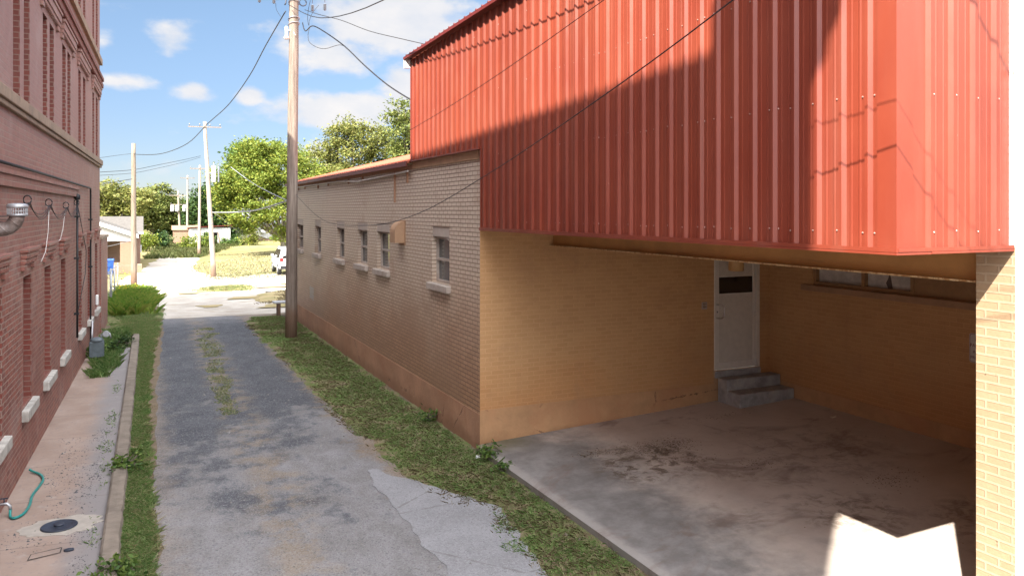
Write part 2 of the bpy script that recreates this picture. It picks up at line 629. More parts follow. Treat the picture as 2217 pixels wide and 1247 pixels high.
mb = MB()
mb.wall(PL, S0, S1, -.3, 11.2, holes, .22, 0, 1)
ss = [S0, 0, 3, 6, 9, 15, 21, S1]
for a, b in zip(ss, ss[1:]):
    mb.face([(0, a, 11.2), (0, b, 11.2), (0, b, ltop(b)), (0, a, ltop(a))])
    mb.face([(-.35, a, 11.2), (-.35, b, 11.2), (-.35, b, ltop(b)), (-.35, a, ltop(a))])
    mb.face([(0, a, ltop(a)), (0, b, ltop(b)), (-.35, b, ltop(b)), (-.35, a, ltop(a))])
mb.face([(0, S0, -.3), (-12, S0, -.3), (-12, S0, 12.5), (0, S0, 12.5)])
mb.face([(0, S1, -.3), (-12, S1, -.3), (-12, S1, 11.9), (0, S1, 11.9)])
mb.face([(-12, S0, -.3), (-12, SW, -.3), (-12, SW, 11.9), (-12, S0, 11.9)])
mb.face([(-.35, S0, 11.5), (-.35, S1, 11.5), (-12, S1, 11.5), (-12, S0, 11.5)])
mb.box(-12, -.42, S1 + .003, SW, -.6, 11.95)                     # unseen rear wing, added and sized to carry the alley shade farther
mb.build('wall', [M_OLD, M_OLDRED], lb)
mb = MB()
mb.box(-.5, .02, S0 - .02, 0.02, 10.9, 13.7)
mb.box(-.6, .17, S0 - .17, .13, 12.55, 12.78)
mb.box(-.56, .1, S0 - .1, .08, 12.35, 12.55)
mb.build('corner_pier', M_OLD, lb)
mb = MB()
mb.box(-1.2, .035, S1 + .003, 29.6, -.6, 2.78)
mb.build('low_annex', M_OLD, lb)
mb = MB()
mb.box(-1.25, .07, S1 + .006, 29.65, 2.78, 2.86)
mb.build('annex_coping', M_SAND, lb)

mb = MB()
mb.box(-.02, .085, S0, S1 + .08, 4.99, 5.14)
mb.box(-.02, .055, S0, S1 + .05, 4.92, 4.987)
mb.build('belt_course', M_SAND, lb, bevel=.012)
mb = MB()
mb.box(-.02, .11, S0, S1 + .1, 7.50, 7.60)
mb.box(-.02, .075, S0, S1 + .07, 7.415, 7.497)
s = S0
while s < S1:
    mb.box(-.02, .10, s, s + .075, 7.30, 7.412)
    s += .15
mb.build('dentil_cornice', M_OLDRED, lb)
mb = MB()
mb.box(-.02, .075, S0, S1 + .07, 7.98, 8.16)
mb.build('string_course', M_SAND, lb, bevel=.01)
mb = MB()
mb.box(-.02, .075, 2, 20.05, 4.10, 4.16)
s = 2.0
while s < 19.98:
    mb.box(-.02, .05, s, s + .062, 3.95, 4.098)
    s += .078
mb.build('soldier_band', M_OLD, lb)


def hood(s0, s1, z0, z1, drop, n):
    m = MB()
    m.box(-.02, .095, s0, s1, z1 - .055, z1)
    m.box(-.02, .075, s0 + .03, s1 - .03, z0, z1 - .058)
    w = (s1 - s0 - .06) / (2 * n + 1)
    for k in range(n + 1):
        m.box(-.02, .06, s0 + .03 + 2 * k * w, s0 + .03 + (2 * k + 1) * w, z0 - .075, z0 - .003)
    for a in (s0 + .03, s1 - .03 - .22):
        m.box(-.02, .045, a, a + .22, z0 - drop, z0 - .078)
    return m.build('window_hood', M_OLD, lb, bevel=.006)


for a, b in LOWER:
    hood(a - .24, b + .2, 2.985, 3.125, .17, 8)
for a, b, c, d in PAIRS:
    hood(a - .34, d + .5, 7.06, 7.25, .16, 16)
    hood(a - .34, d + .5, 10.5, 10.7, .16, 16)


def old_window(a, b, z0, z1, sill=True, green=False):
    m = MB()
    m.box(-.30, -.20, a - .05, b + .05, z0 - .05, z1 + .05)
    w = m.build('window', M_CURT if sill else M_GLASS, lb)
    m = MB()
    e = .045
    m.box(-.198, -.15, a, a + e, z0, z1)
    m.box(-.198, -.15, b - e, b, z0, z1)
    m.box(-.198, -.15, a + e, b - e, z0, z0 + e)
    m.box(-.198, -.15, a + e, b - e, z1 - e, z1)
    m.box(-.198, -.16, a + e, b - e, (z0 + z1) / 2 - .02, (z0 + z1) / 2 + .02)
    m.build('frame', M_SILLW, w)
    if sill:
        m = MB()
        m.hexa([(-.2, a - .13, .72), (.085, a - .13, .72), (.085, b + .19, .72), (-.2, b + .19, .72),
                (-.2, a - .13, .893), (.085, a - .13, .868), (.085, b + .19, .868), (-.2, b + .19, .893)])
        m.build('sill', M_SILLW, w, bevel=.012)


for a, b in LOWER:
    old_window(a, b, .90, 2.72)
for a, b, c, d in PAIRS:
    for p, q in ((a, b), (c, d)):
        old_window(p, q, 5.15, 6.86, False)
        old_window(p, q, 8.32, 10.3, False)

# pipes fixed to the wall
mb = MB()
mb.tube([(.055, 2, 4.215), (.055, 14, 4.225), (.055, 22.9, 4.215), (.055, 22.95, 4.16), (.055, 22.95, 2), (.055, 22.95, .05)], .021, 8)
for z in (.8, 2.2, 3.4):
    mb.box(0, .1, 22.9, 23.0, z, z + .04)
mb.build('downpipe', M_BLACK, lb)
mb = MB()
mb.tube([(.06, 19.6, 3.9), (.06, 19.6, 2.0), (.06, 19.6, .9)], .022, 8)
mb.lathe([(.03, 0), (.06, .02), (.055, .1), (.02, .13)], (.06, 19.6, 3.88), 10)
for z in (1.4, 2.6, 3.5):
    mb.box(0, .095, 19.55, 19.65, z, z + .04)
mb.build('service_conduit', M_BLACK, lb)
# flue with a rain cap
mb = MB()
FS, FO = 9.5, .44
pth = [(-.1, FS, 3.455), (FO - .15, FS, 3.455)] + [(FO - .15 + .15 * math.sin(a), FS, 3.605 - .15 * math.cos(a)) for a in (R(15), R(30), R(45), R(60), R(75), R(88))]
mb.tube(pth, .07, 14)
for q in (2, 5):
    mb.tube([Vector(pth[q]) - Vector((.004, 0, .004)), Vector(pth[q]) + Vector((.004, 0, .004))], .075, 14)
fl = mb.build('flue_pipe', M_RUST, lb)
mb = MB()
cx, cyy = FO, FS
mb.lathe([(.07, 0), (.094, .004), (.094, .022), (.086, .024)], (cx, cyy, 3.592), 24)
mb.lathe([(.094, 0), (.099, .012), (.095, .032), (.075, .045), (.03, .05)], (cx, cyy, 3.675), 24)
for k in range(24):
    a = 2 * math.pi * k / 24
    mb.box(cx + .088 * math.cos(a) - .004, cx + .088 * math.cos(a) + .004, cyy + .088 * math.sin(a) - .004, cyy + .088 * math.sin(a) + .004, 3.612, 3.68)
mb.lathe([(.091, 0), (.091, .006)], (cx, cyy, 3.641), 24)
mb.build('rain_cap', M_GALV, fl)
mb = MB()
mb.box(0, .07, 25.2, 25.34, 1.0, 1.28)
mb.build('meter_box', M_WHITE, lb, bevel=.02)


def lpt(o, s, z):
    return lb.matrix_basis @ Vector((o, s, z))


def sag(p, q, d, n=10):
    p, q = Vector(p), Vector(q)
    return [p.lerp(q, k / n) - Vector((0, 0, d * 4 * (k / n) * (1 - k / n))) for k in range(n + 1)]


bpy.context.view_layer.update()
hooks = [(9.6, 3.72), (12.94, 3.76), (15.14, 3.74), (17.56, 3.71), (19.55, 3.78)]
mb = MB()
for (s0, z0), (s1, z1) in zip(hooks, hooks[1:]):
    for dd, o in ((.2, .07), (.235, .085), (.16, .06)):
        mb.tube(sag(lpt(o, s0, z0), lpt(o, s1, z1), dd), .0052, 5, cap=False)
for s0, z0 in hooks[1:]:
    mb.tube([lpt(.05 + .05 * math.cos(a), s0 + .01, z0 + .04 + .06 * math.sin(a)) for a in np.linspace(0, 6.1, 12)], .009, 5)
mb.tube([lpt(.07, 19.6, 3.75), lpt(.08, 20.5, 3.2), lpt(.1, 21.2, 2.7), lpt(.1, 21.0, 2.2), lpt(.07, 19.7, 1.5)], .008, 5)
tag(mb.build('wall_cable', M_CABLE), 'bundle of dark cables looped from hook to hook along the old red brick wall', 'cable')
mb = MB()
mb.tube([lpt(.07, 15.0, 3.66), lpt(.07, 14.9, 3.3), lpt(.07, 14.6, 3.0), lpt(.06, 14.2, 2.86)], .005, 5)
tag(mb.build('loose_wire', M_CABLEW), 'longest loose white wire end hanging down below the looped cables, nearer the flue', 'cable', 'loose white wires')
mb = MB()
mb.tube([lpt(.07, 17.2, 3.6), lpt(.07, 16.9, 3.3), lpt(.07, 16.5, 3.12), lpt(.06, 16.1, 3.1)], .005, 5)
tag(mb.build('loose_wire', M_CABLEW), 'short curled white wire end hanging below the looped cables, between two hooks', 'cable', 'loose white wires')

# ================================================================== TAN BRICK BUILDING WITH THE RED CLADDING
XW, YN, YF = 4.63, 11.16, 28.4          # alley wall, door wall, far end
XR, YS = 4.575, 3.76                    # cladding planes
XP, YP0, YP1 = 5.75, 3.715, 4.015       # pier
XE = 10.32                              # east wall of the carport
rb = empty('brick_building', (XW, YN, 0))
tag(rb, 'painted tan brick building with red metal cladding above an open carport on the right', 'building')
rbT = Vector((XW, YN, 0))


def RB():
    m = MB()
    m.tf = Matrix.Translation(-rbT)
    return m


def slab_z(x):
    return .11 + .048 * (x - XW)


WINS = [(12.49, 13.38), (16.06, 17.03), (17.84, 18.77), (20.13, 21.03), (23.08, 23.95), (25.86, 27.0)]


def PA(u, w, d):
    return (XW + d, u, w)


m = RB()
m.wall(PA, YN, YF, .56, 4.43, [(a, b, 2.40, 3.37) for a, b in WINS], .16)
m.face([(XW, YF, -.4), (XW + 12, YF, -.4), (XW + 12, YF, 4.43), (XW, YF, 4.43)])
m.face([(XW, YF, 4.43), (XW + 12, YF, 4.43), (XW + 6, YF, 5.9)])
m.box(XW + .02, XW + .4, YN + .02, YF - .02, 4.35, 4.42)
m.build('alley_wall', M_TAN, rb)
m = RB()
m.wall(lambda u, w, d: (u, YN + d, w), XW, XE, .62, 4.5, [(9.06, 10.08, .62, 2.95)], .1)
m.build('door_wall', M_OCHRE, rb)
m = RB()
m.wall(lambda u, w, d: (XE + d, u, w), 3.9, YN, .62, 4.4, [(7.0, 10.14, 2.39, 3.25)], .12)
m.build('carport_side_wall', M_OCHRE, rb)
# footing bands
m = RB()
n = 40
m.face([(XW - .006, YN - .006, -.3), (XW - .006, YF, -.5), (XW - .006, YF, .56), (XW - .006, YN - .006, .56)])
m.face([(XW - .006, YN - .006, .56), (XW - .006, YF, .56), (XW + .05, YF, .56), (XW + .05, YN - .006, .56)])
m.build('alley_footing', M_PLASTER, rb)
m = RB()
m.face([(XW - .005, YN - .008, -.1), (10.08, YN - .008, -.1), (10.08, YN - .008, .625), (XW - .005, YN - .008, .625)])
m.face([(XW - .005, YN - .008, .625), (9.06, YN - .008, .625), (9.06, YN + .05, .625), (XW - .005, YN + .05, .625)])
m.face([(10.08, YN - .008, -.1), (XE, YN - .008, -.1), (XE, YN - .008, .625), (10.08, YN - .008, .625)])
m.face([(XE - .008, YN - .008, -.1), (XE - .008, 3.9, -.1), (XE - .008, 3.9, .622), (XE - .008, YN - .008, .622)])
m.face([(XE - .008, YN - .008, .622), (XE - .008, 3.9, .622), (XE + .05, 3.9, .622), (XE + .05, YN - .008, .622)])
m.face([(9.06, YN - .008, .625), (10.08, YN - .008, .625), (10.08, YN - .008, .85), (9.06, YN - .008, .85)])
m.build('carport_footing', M_PLASTER2, rb)

# windows of the alley wall
for i, (a, b) in enumerate(WINS):
    m = RB()
    m.box(XW + .13, XW + .16, a, b, 2.40, 3.2)
    w = m.build('window', M_GLASS, rb)
    m = RB()
    e = .04
    for y0, y1, z0, z1 in ((a, a + e, 2.405, 3.195), (b - e, b, 2.405, 3.195), (a + e, b - e, 2.405, 2.405 + e), (a + e, b - e, 3.195 - e, 3.195), (a + e, b - e, 2.78, 2.82)):
        m.box(XW + .085, XW + .128, y0, y1, z0, z1)
    m.build('frame', M_SILLG, w)
    m = RB()
    m.box(XW + .005 if i else XW + .012, XW + .155, a + .003, b - .003, 3.197 if i else 3.2, 3.367)
    if i == 0:
        for k in range(5):
            m.box(XW + .02, XW + .06, a + .02 + .05 * k, a + .06 + .05 * k, 3.2 - .02 - .012 * ((k * 7) % 4), 3.199)
    m.build('lintel_board', M_LINTEL, w)
    m = RB()
    m.hexa([(XW - .085, a - .07, 2.27), (XW + .13, a - .07, 2.27), (XW + .13, b + .08, 2.27), (XW - .085, b + .08, 2.27),
            (XW - .085, a - .07, 2.385), (XW + .13, a - .07, 2.402), (XW + .13, b + .08, 2.402), (XW - .085, b + .08, 2.385)])
    m.build('sill', M_SILLG, w, bevel=.01)
# hooded wall vent
m = RB()
prof = [(0, 3.02), (0, 3.44)] + [(.2 * math.sin(q), 3.24 + .2 * math.cos(q)) for q in np.linspace(.25, math.pi / 2, 8)] + [(.2, 3.02)]
m.prism(prof, lambda p, z: (XW - p, 14.98, z), lambda p, z: (XW - p, 15.32, z))
m.box(XW - .012, XW, 14.93, 15.37, 2.97, 3.46)
m.build('vent_hood', M_BOARD, rb, bevel=.008)
# boards and brackets under the eaves
m = RB()
m.box(XW - .03, XW + .05, YN - .006, 14.42, 4.432, 4.562)
m.build('fascia_board', M_BOARD, rb)
m = RB()
m.box(XW - .02, XW + .1, 14.45, YF, 4.432, 4.51)
for y, l in ((14.75, .25), (15.6, .62), (18.2, .1), (19.6, .12), (22.0, .1), (23.4, .14), (25.5, .1), (26.6, .12)):
    m.box(XW - .03, XW + .01, y, y + .05, 4.43 - l, 4.43)
m.build('eaves_board', M_PLASTER, rb)

m = RB()
m.tube([(XW - .06, 14.6, 4.40), (XW - .06, 16.2, 4.37), (XW - .07, 18.4, 4.33), (XW - .06, 20.5, 4.40), (XW - .05, 24, 4.41), (XW - .05, 28, 4.41)], .018, 7)
m.build('eaves_conduit', M_CABLEW, rb)
# red ribbed cladding --------------------------------------------------
PITCH, RIB = .2286, .027


def rib_profile(length, start=.0):
    pts = [(0, 0)]
    k = start
    while k < length - .06:
        for d, h in ((-.036, 0), (-.013, RIB), (.013, RIB), (.036, 0)):
            if 0 < k + d < length:
                pts.append((k + d, h))
        for c in (.076, .152):
            for d, h in ((-.013, 0), (-.006, .0035), (.006, .0035), (.013, 0)):
                if 0 < k + c + d < length:
                    pts.append((k + c + d, h))
        k += PITCH
    pts.append((length, 0))
    return pts


def rtop(y):
    return 6.48 + .018 * (14.38 - y)


def clad(m, P, length, z0f, z1f, start):
    pr = rib_profile(length, start)
    for (a, ha), (b, hb) in zip(pr, pr[1:]):
        m.face([P(a, ha, z0f(a)), P(b, hb, z0f(b)), P(b, hb, z1f(b)), P(a, ha, z1f(a))])


m = RB()
LW = 10.96 - YS - .12
clad(m, lambda u, h, z: (XR - h, YS + .12 + u, z), LW, lambda u: 3.385, lambda u: rtop(YS + .12 + u), .10)
clad(m, lambda u, h, z: (XR - h, 10.96 + u, z), 14.38 - 10.96, lambda u: 4.565, lambda u: rtop(10.96 + u), .2286 - (LW - .10) % .2286)
m.face([(XR, 10.96, 3.385), (XW, 10.96, 3.385), (XW, 10.96, 4.565), (XR, 10.96, 4.565)])
c1 = m.build('metal_cladding', M_RED, rb, fix=False)
m = RB()
clad(m, lambda u, h, z: (XR + .12 + u, YS - h, z), XP - XR - .12, lambda u: 3.385, lambda u: rtop(YS), .20)
m.build('metal_cladding', M_RED, rb, fix=False)
m = RB()
m.box(XR - .022, XR + .02, YS - .022, YS + .135, 3.374, 6.7)
m.box(XR + .0202, XR + .135, YS - .022, YS + .02, 3.374, 6.7)
m.build('corner_trim', M_RED, rb)
m = RB()
m.box(XR - .02, XR + .02, 10.955, 10.985, 3.374, 4.56)
m.build('end_trim', M_RED, rb)
m = RB()
m.box(XR - .02, XR + .01, 14.35, 14.40, 4.56, 6.5)
m.build('end_trim', M_RED, rb)
m = RB()
m.box(XR - .04, XR + .3, YS - .037, 10.97, 3.352, 3.37)
m.box(XR - .042, XR - .03, YS - .039, 10.97, 3.371, 3.398)
m.box(XR + .302, XP - .003, YS - .04, YS + .25, 3.354, 3.372)
m.box(XR - .028, XP - .003, YS - .042, YS - .03, 3.373, 3.398)
m.box(XR - .045, XR + .2, 10.98, 14.4, 4.563, 4.582)
m.build('drip_trim', M_RED, rb)
m = RB()
for zz in (3.50, 4.45, 5.38, 6.28):
    y, k = YS + .12 + .10, 0
    while y < 14.3:
        if not (zz < 4.5 and y > 10.9):
            for d in ((.05,) if k % 4 else (.05, -.05)):
                m.lathe([(.007, 0), (.007, .004), (.004, .008)], (XR - .001, y + d, zz + .006 * ((k * 5) % 3 - 1)), 6, axis=(-1, 0, 0), smooth=False)
        y += PITCH
        k += 1
    x, k = XR + .32, 0
    while x < XP - .03:
        m.lathe([(.007, 0), (.007, .004), (.004, .008)], (x + .05, YS + .001, zz + .008 * (k % 2)), 6, axis=(0, -1, 0), smooth=False)
        x += PITCH
        k += 1
o = m.build('screw', plain('pale_screw_head', (.42, .27, .23), .4, .1, 9, 0, metal=.3), rb)
o['kind'] = 'stuff'
# volume behind the cladding, its roof and eave
m = RB()
m.box(XR + .05, XE + 3, YS + .05, 14.34, 4.57, 6.3)
m.box(XR + .05, XE + 3, YS + .05, 10.9, 3.42, 4.567)
m.face([(XR + .03, YS + .04, 3.41), (XE + .1, YS + .04, 3.41), (XE + .1, YN, 3.41), (XR + .03, YN, 3.41)])
m.build('ceiling', M_BROWN, rb)
m = RB()
za, zb = rtop(14.46), rtop(YS - .1)
m.hexa([(XR - .14, YS - .1, zb), (XE + 3.2, YS - .1, zb + .55), (XE + 3.2, 14.46, za + .55), (XR - .14, 14.46, za),
        (XR - .14, YS - .1, zb + .05), (XE + 3.2, YS - .1, zb + .6), (XE + 3.2, 14.46, za + .6), (XR - .14, 14.46, za + .05)])
y = YS
while y < 14.46:
    z = rtop(y) + .05
    m.hexa([(XR - .145, y - .02, z - .005), (XE + 3, y - .02, z + .545), (XE + 3, y + .02, z + .545), (XR - .145, y + .02, z - .005),
            (XR - .145, y - .01, z + .018), (XE + 3, y - .01, z + .568), (XE + 3, y + .01, z + .568), (XR - .145, y + .01, z + .018)])
    y += PITCH
m.build('upper_roof', M_REDDK, rb)
m = RB()
m.box(XR - .12, XR - .02, 14.40, 14.50, 6.33, 6.50)
m.build('gutter_end', M_WHITE, rb)
# lower roof
m = RB()
ex, ez, sl = XW - .13, 4.54, .255
rx = XW + 6
rz = ez + sl * (rx - ex)
m.hexa([(ex, 14.4, ez), (rx, 14.4, rz), (rx, YF + .15, rz), (ex, YF + .15, ez), (ex, 14.4, ez + .04), (rx, 14.4, rz + .04), (rx, YF + .15, rz + .04), (ex, YF + .15, ez + .04)])
m.hexa([(rx + .002, 14.4, rz), (rx + 6, 14.4, ez), (rx + 6, YF + .15, ez), (rx + .002, YF + .15, rz), (rx + .002, 14.4, rz + .04), (rx + 6, 14.4, ez + .04), (rx + 6, YF + .15, ez + .04), (rx + .002, YF + .15, rz + .04)])
y = 14.5
while y < YF:
    m.hexa([(ex - .004, y - .02, ez + .039), (rx, y - .02, rz + .039), (rx, y + .02, rz + .039), (ex - .004, y + .02, ez + .039),
            (ex - .004, y - .01, ez + .058), (rx, y - .01, rz + .058), (rx, y + .01, rz + .058), (ex - .004, y + .01, ez + .058)])
    y += PITCH
m.build('lower_roof', M_REDROOF, rb)
m = RB()
m.box(ex - .02, ex - .003, 14.42, YF + .15, ez - .055, ez + .03)
m.build('eave_fascia', M_REDDK, rb)

# pier, street wall and beam
ZP = 3.38
m = RB()
m.face([(XP, YP0, -.1), (XP, YP1, -.1), (XP, YP1, ZP), (XP, YP0, ZP)])
m.face([(XP, YP1, -.1), (XP + .3, YP1, -.1), (XP + .3, YP1, ZP), (XP, YP1, ZP)])
m.build('pier', M_PIER, rb)
m = RB()
m.face([(XP, YP0, -.1), (XE + 4, YP0, -.1), (XE + 4, YP0, 8), (XP, YP0, 8)])
m.face([(XP + .3, YP1, -.1), (XE + 4, YP1, -.1), (XE + 4, YP1, 8), (XP + .3, YP1, 8)])
m.face([(XP + .3, YP0, 8), (XP + .3, YP1, 8), (XE + 4, YP1, 8), (XE + 4, YP0, 8)])
m.face([(XP, YP0, ZP), (XP, YP1, ZP), (XP, YP1, 8), (XP, YP0, 8)])
m.face([(XP, YP1, ZP), (XP + .3, YP1, ZP), (XP + .3, YP1, 8), (XP, YP1, 8)])
m.face([(XP, YP0, 8), (XP, YP1, 8), (XP + .3, YP1, 8), (XP + .3, YP0, 8)])
m.build('street_wall', M_WHITE_BRICK, rb)
m = RB()
bx = XP + .14
m.box(bx - .075, bx + .075, YP1 + .003, YN - .003, 3.095, 3.109)
m.box(bx - .006, bx + .006, YP1 + .003, YN - .003, 3.110, 3.385)
m.box(bx - .075, bx + .075, YP1 + .003, YN - .003, 3.386, 3.399)
m.build('steel_beam', M_BROWN, rb)
t = NT('flaking_flange_edge')
t.done(t.mix(t.ramp(t.noise(9, 6, .75, sc=(1, 2.2, 1)), .42, .56), (.30, .155, .055), (.55, .40, .22)), .6)
m = RB()
m.box(bx - .0775, bx - .0752, YP1 + .003, YN - .003, 3.094, 3.110)
m.build('flange_edge', t.mat, rb)

# door
m = RB()
dx0, dx1, dz0, dz1 = 9.06, 10.08, .85, 2.95
m.box(dx0, dx0 + .055, YN - .012, YN + .09, dz0, dz1)
m.box(dx1 - .075, dx1, YN - .012, YN + .09, dz0, dz1)
m.box(dx0 + .055, dx1 - .075, YN - .012, YN + .09, dz1 - .06, dz1)
df = m.build('door_frame', M_ALU, rb, bevel=.004)
m = RB()
lx0, lx1 = dx0 + .06, dx1 - .082
m.box(lx0, lx0 + .06, YN + .01, YN + .055, dz0 + .008, dz1 - .066)
m.box(lx1 - .055, lx1, YN + .01, YN + .055, dz0 + .008, dz1 - .066)
m.box(lx0 + .06, lx1 - .055, YN + .01, YN + .055, dz0 + .008, dz0 + .13)
m.box(lx0 + .06, lx1 - .055, YN + .01, YN + .055, dz1 - .13, dz1 - .066)
m.box(lx0 + .06, lx1 - .055, YN + .016, YN + .05, 2.165, 2.185)
m.box(lx0 + .06, lx1 - .055, YN + .016, YN + .05, 2.475, 2.495)
dr = m.build('door', M_ALU, rb, bevel=.003)
m = RB()
m.box(lx0 + .06, lx1 - .055, YN + .022, YN + .04, dz0 + .13, 2.164)
m.box(lx0 + .06, lx1 - .055, YN + .022, YN + .04, 2.496, dz1 - .13)
m.build('door_panel', M_DOORP, dr)
m = RB()
m.box(lx0 + .06, lx1 - .055, YN + .026, YN + .036, 2.186, 2.474)
m.build('door_glass', M_GLASSD, dr)
m = RB()
hx = lx0 + .035
hp = [(hx - .02, YN + .01, 2.0), (hx - .015, YN - .05, 2.0), (hx + .02, YN - .06, 2.0), (hx + .06, YN - .06, 1.99), (hx + .085, YN - .06, 1.95),
      (hx + .085, YN - .06, 1.81), (hx + .06, YN - .06, 1.77), (hx + .02, YN - .06, 1.76), (hx - .015, YN - .05, 1.76), (hx - .02, YN + .01, 1.76)]
m.tube(hp, .011, 8)
m.build('handle', M_CHROME, dr)
m = RB()
m.lathe([(.016, 0), (.014, .008)], (hx - .015, YN + .011, 1.87), 10, axis=(0, -1, 0))
m.build('lock', M_IRON, dr)
m = RB()
m.box(lx1 + .004, lx1 + .028, YN - .02, YN + .012, dz0 + .02, dz0 + .14)
m.box(lx1 + .004, lx1 + .028, YN - .02, YN + .012, 2.7, 2.82)
m.build('hinge', M_CHROME, df)
m = RB()
m.box(8.79, 8.905, YN - .012, YN, 1.935, 2.06)
sk = m.build('wall_socket', M_LINTEL, rb, bevel=.004)
m = RB()
for zz in (1.962, 2.01):
    m.box(8.812, 8.85, YN - .02, YN - .0125, zz, zz + .035)
    m.box(8.86, 8.885, YN - .018, YN - .0125, zz + .004, zz + .03)
m.build('cover', M_SAND, sk)
# side window under the ceiling
m = RB()
m.box(XE + .10, XE + .118, 8.22, 10.1, 2.42, 3.25)
w = m.build('window', M_CURT, rb)
m = RB()
for y in (8.19, 9.08, 10.08):
    m.box(XE + .02, XE + .099, y, y + .06, 2.45, 3.25)
m.box(XE + .02, XE + .098, 8.19, 10.14, 2.392, 2.448)
m.build('frame', M_BROWNWOOD, w)
m = RB()
m.box(XE - .07, XE + .09, 6.9, 10.34, 2.29, 2.388)
m.build('sill', M_BOARD, w, bevel=.008)
m = RB()
m.box(XE + .03, XE + .1, 7.0, 8.187, 2.392, 3.25)
m.build('infill_panel', M_BROWNWOOD, rb)
m = RB()
m.prism([(8.62, 2.45), (8.70, 2.45), (8.74, 2.53), (8.70, 2.60), (8.67, 2.70), (8.64, 2.55)], lambda y, z: (XE + .094, y, z), lambda y, z: (XE + .099, y, z))
m.build('torn_blind', M_POLEDK, w)

# loose things at the carport

m = MB()
m.box(9.06, 10.08, YN - .045, YN - .009, .72, .845)
m.box(9.1, XE - .01, 10.87, YN - .047, .2, .74)
m.box(9.1, XE - .01, 10.54, 10.868, .2, .555)
tag(m.build('concrete_steps', M_STEP, bevel=.018), 'worn blue grey concrete steps below the carport door', 'steps')
lm = empty('ceiling_lamp', (9.2, 10.75, 3.398))
tag(lm, 'tan drum shaped lamp hanging in front of the carport door', 'lamp')
m = MB()
m.lathe([(.06, 0), (.06, -.02), (.012, -.03), (.012, -.60)], (0, 0, 0), 12)
m.build('stem', M_BROWN, lm)
m = MB()
m.lathe([(.03, -.56), (.125, -.58), (.128, -.62), (.128, -.775), (.118, -.78), (.02, -.765)], (0, 0, 0), 24)
m.build('lamp_shade', plain('tan_lamp_shade', (.60, .37, .16), .5, .1, 6, .05), lm)

sg = empty('parking_sign', (XE - .003, 7.15, 1.77))
tag(sg, 'white no parking sign with dark red lettering fixed to the wall behind the pier', 'sign')


def rrect(w, h, r, n=5):
    pts = []
    for cx, cy, a0 in ((w / 2 - r, h / 2 - r, 0), (-w / 2 + r, h / 2 - r, 90), (-w / 2 + r, -h / 2 + r, 180), (w / 2 - r, -h / 2 + r, 270)):
        for k in range(n + 1):
            a = R(a0 + 90 * k / n)
            pts.append((cx + r * math.cos(a), cy + r * math.sin(a)))
    return pts


m = MB()
m.prism(rrect(.30, .40, .035), lambda x, y: (-.004, -x, y), lambda x, y: (-.001, -x, y))
m.build('sign_plate', plain('sign_white', (.62, .60, .57), .4, .08, 6, .02), sg)
M_SIGNRED = plain('sign_dark_red', (.16, .035, .03), .5, .1, 6, 0)
m = MB()
ro, ri = rrect(.285, .385, .03), rrect(.273, .373, .026)
for k in range(len(ro)):
    j = (k + 1) % len(ro)
    m.face([(-.0052, -ro[k][0], ro[k][1]), (-.0052, -ro[j][0], ro[j][1]), (-.0052, -ri[j][0], ri[j][1]), (-.0052, -ri[k][0], ri[k][1])])
m.build('border', M_SIGNRED, sg)


def text_part(s, size, cz, name, parent, mat):
    cu = bpy.data.curves.new(name, 'FONT')
    cu.body = s
    cu.size = size
    cu.align_x = 'CENTER'
    cu.align_y = 'CENTER'
    cu.extrude = .0004
    tmp = bpy.data.objects.new(name, cu)
    col.objects.link(tmp)
    bpy.context.view_layer.update()
    me = bpy.data.meshes.new_from_object(tmp.evaluated_get(bpy.context.evaluated_depsgraph_get()))
    bpy.data.objects.remove(tmp)
    me.materials.clear()
    me.materials.append(mat)
    o = bpy.data.objects.new(name, me)
    col.objects.link(o)
    o.parent = parent
    o.matrix_basis = Matrix(((0, 0, -1, -.0055), (-1, 0, 0, 0), (0, 1, 0, cz), (0, 0, 0, 1)))
    return o


text_part('NO', .085, .125, 'lettering', sg, M_SIGNRED)
text_part('PARKING', .067, .035, 'lettering', sg, M_SIGNRED)
text_part('PRIVATE', .052, -.055, 'lettering', sg, M_SIGNRED)
text_part('PROPERTY', .056, -.13, 'lettering', sg, M_SIGNRED)

# ================================================================== GROUND
rng = np.random.default_rng(7)


def fbm(x, y, s=1.0, seed=0.0):
    return noise_v(x * s + seed, y * s - seed) + .5 * noise_v(x * s * 2.1 + seed, y * s * 2.1)


from mathutils import noise as mnoise


def noise_v(x, y):
    return mnoise.noise(Vector((x, y, 3.7)))


def strip(name, rows, dz, mat, step=.35, wob=.08, wf=1.6, seed=0.0, thick=0.0, kind=True, flat=False):
    """sheet following the ground; rows = [(y, x_left, x_right)...]"""
    m = MB()
    ys = [r[0] for r in rows]
    pts = []
    y = ys[0]
    while True:
        xl = float(np.interp(y, ys, [r[1] for r in rows])) + wob * fbm(seed, y, wf, seed)
        xr = float(np.interp(y, ys, [r[2] for r in rows])) + wob * fbm(seed + 9, y, wf, seed + 3)
        pts.append((y, xl, max(xl + .01, xr)))
        if y >= ys[-1]:
            break
        y = min(y + step, ys[-1])
    for a, b in zip(pts, pts[1:]):
        za, zb = zg(a[0]) + dz, zg(b[0]) + dz
        m.face([(a[1], a[0], za), (a[2], a[0], za), (b[2], b[0], zb), (b[1], b[0], zb)])
        if thick:
            m.face([(a[1], a[0], za), (b[1], b[0], zb), (b[1], b[0], zb - thick), (a[1], a[0], za - thick)])
            m.face([(a[2], a[0], za), (b[2], b[0], zb), (b[2], b[0], zb - thick), (a[2], a[0], za - thick)])
    o = m.build(name, mat)
    if kind:
        structure(o)
    return o


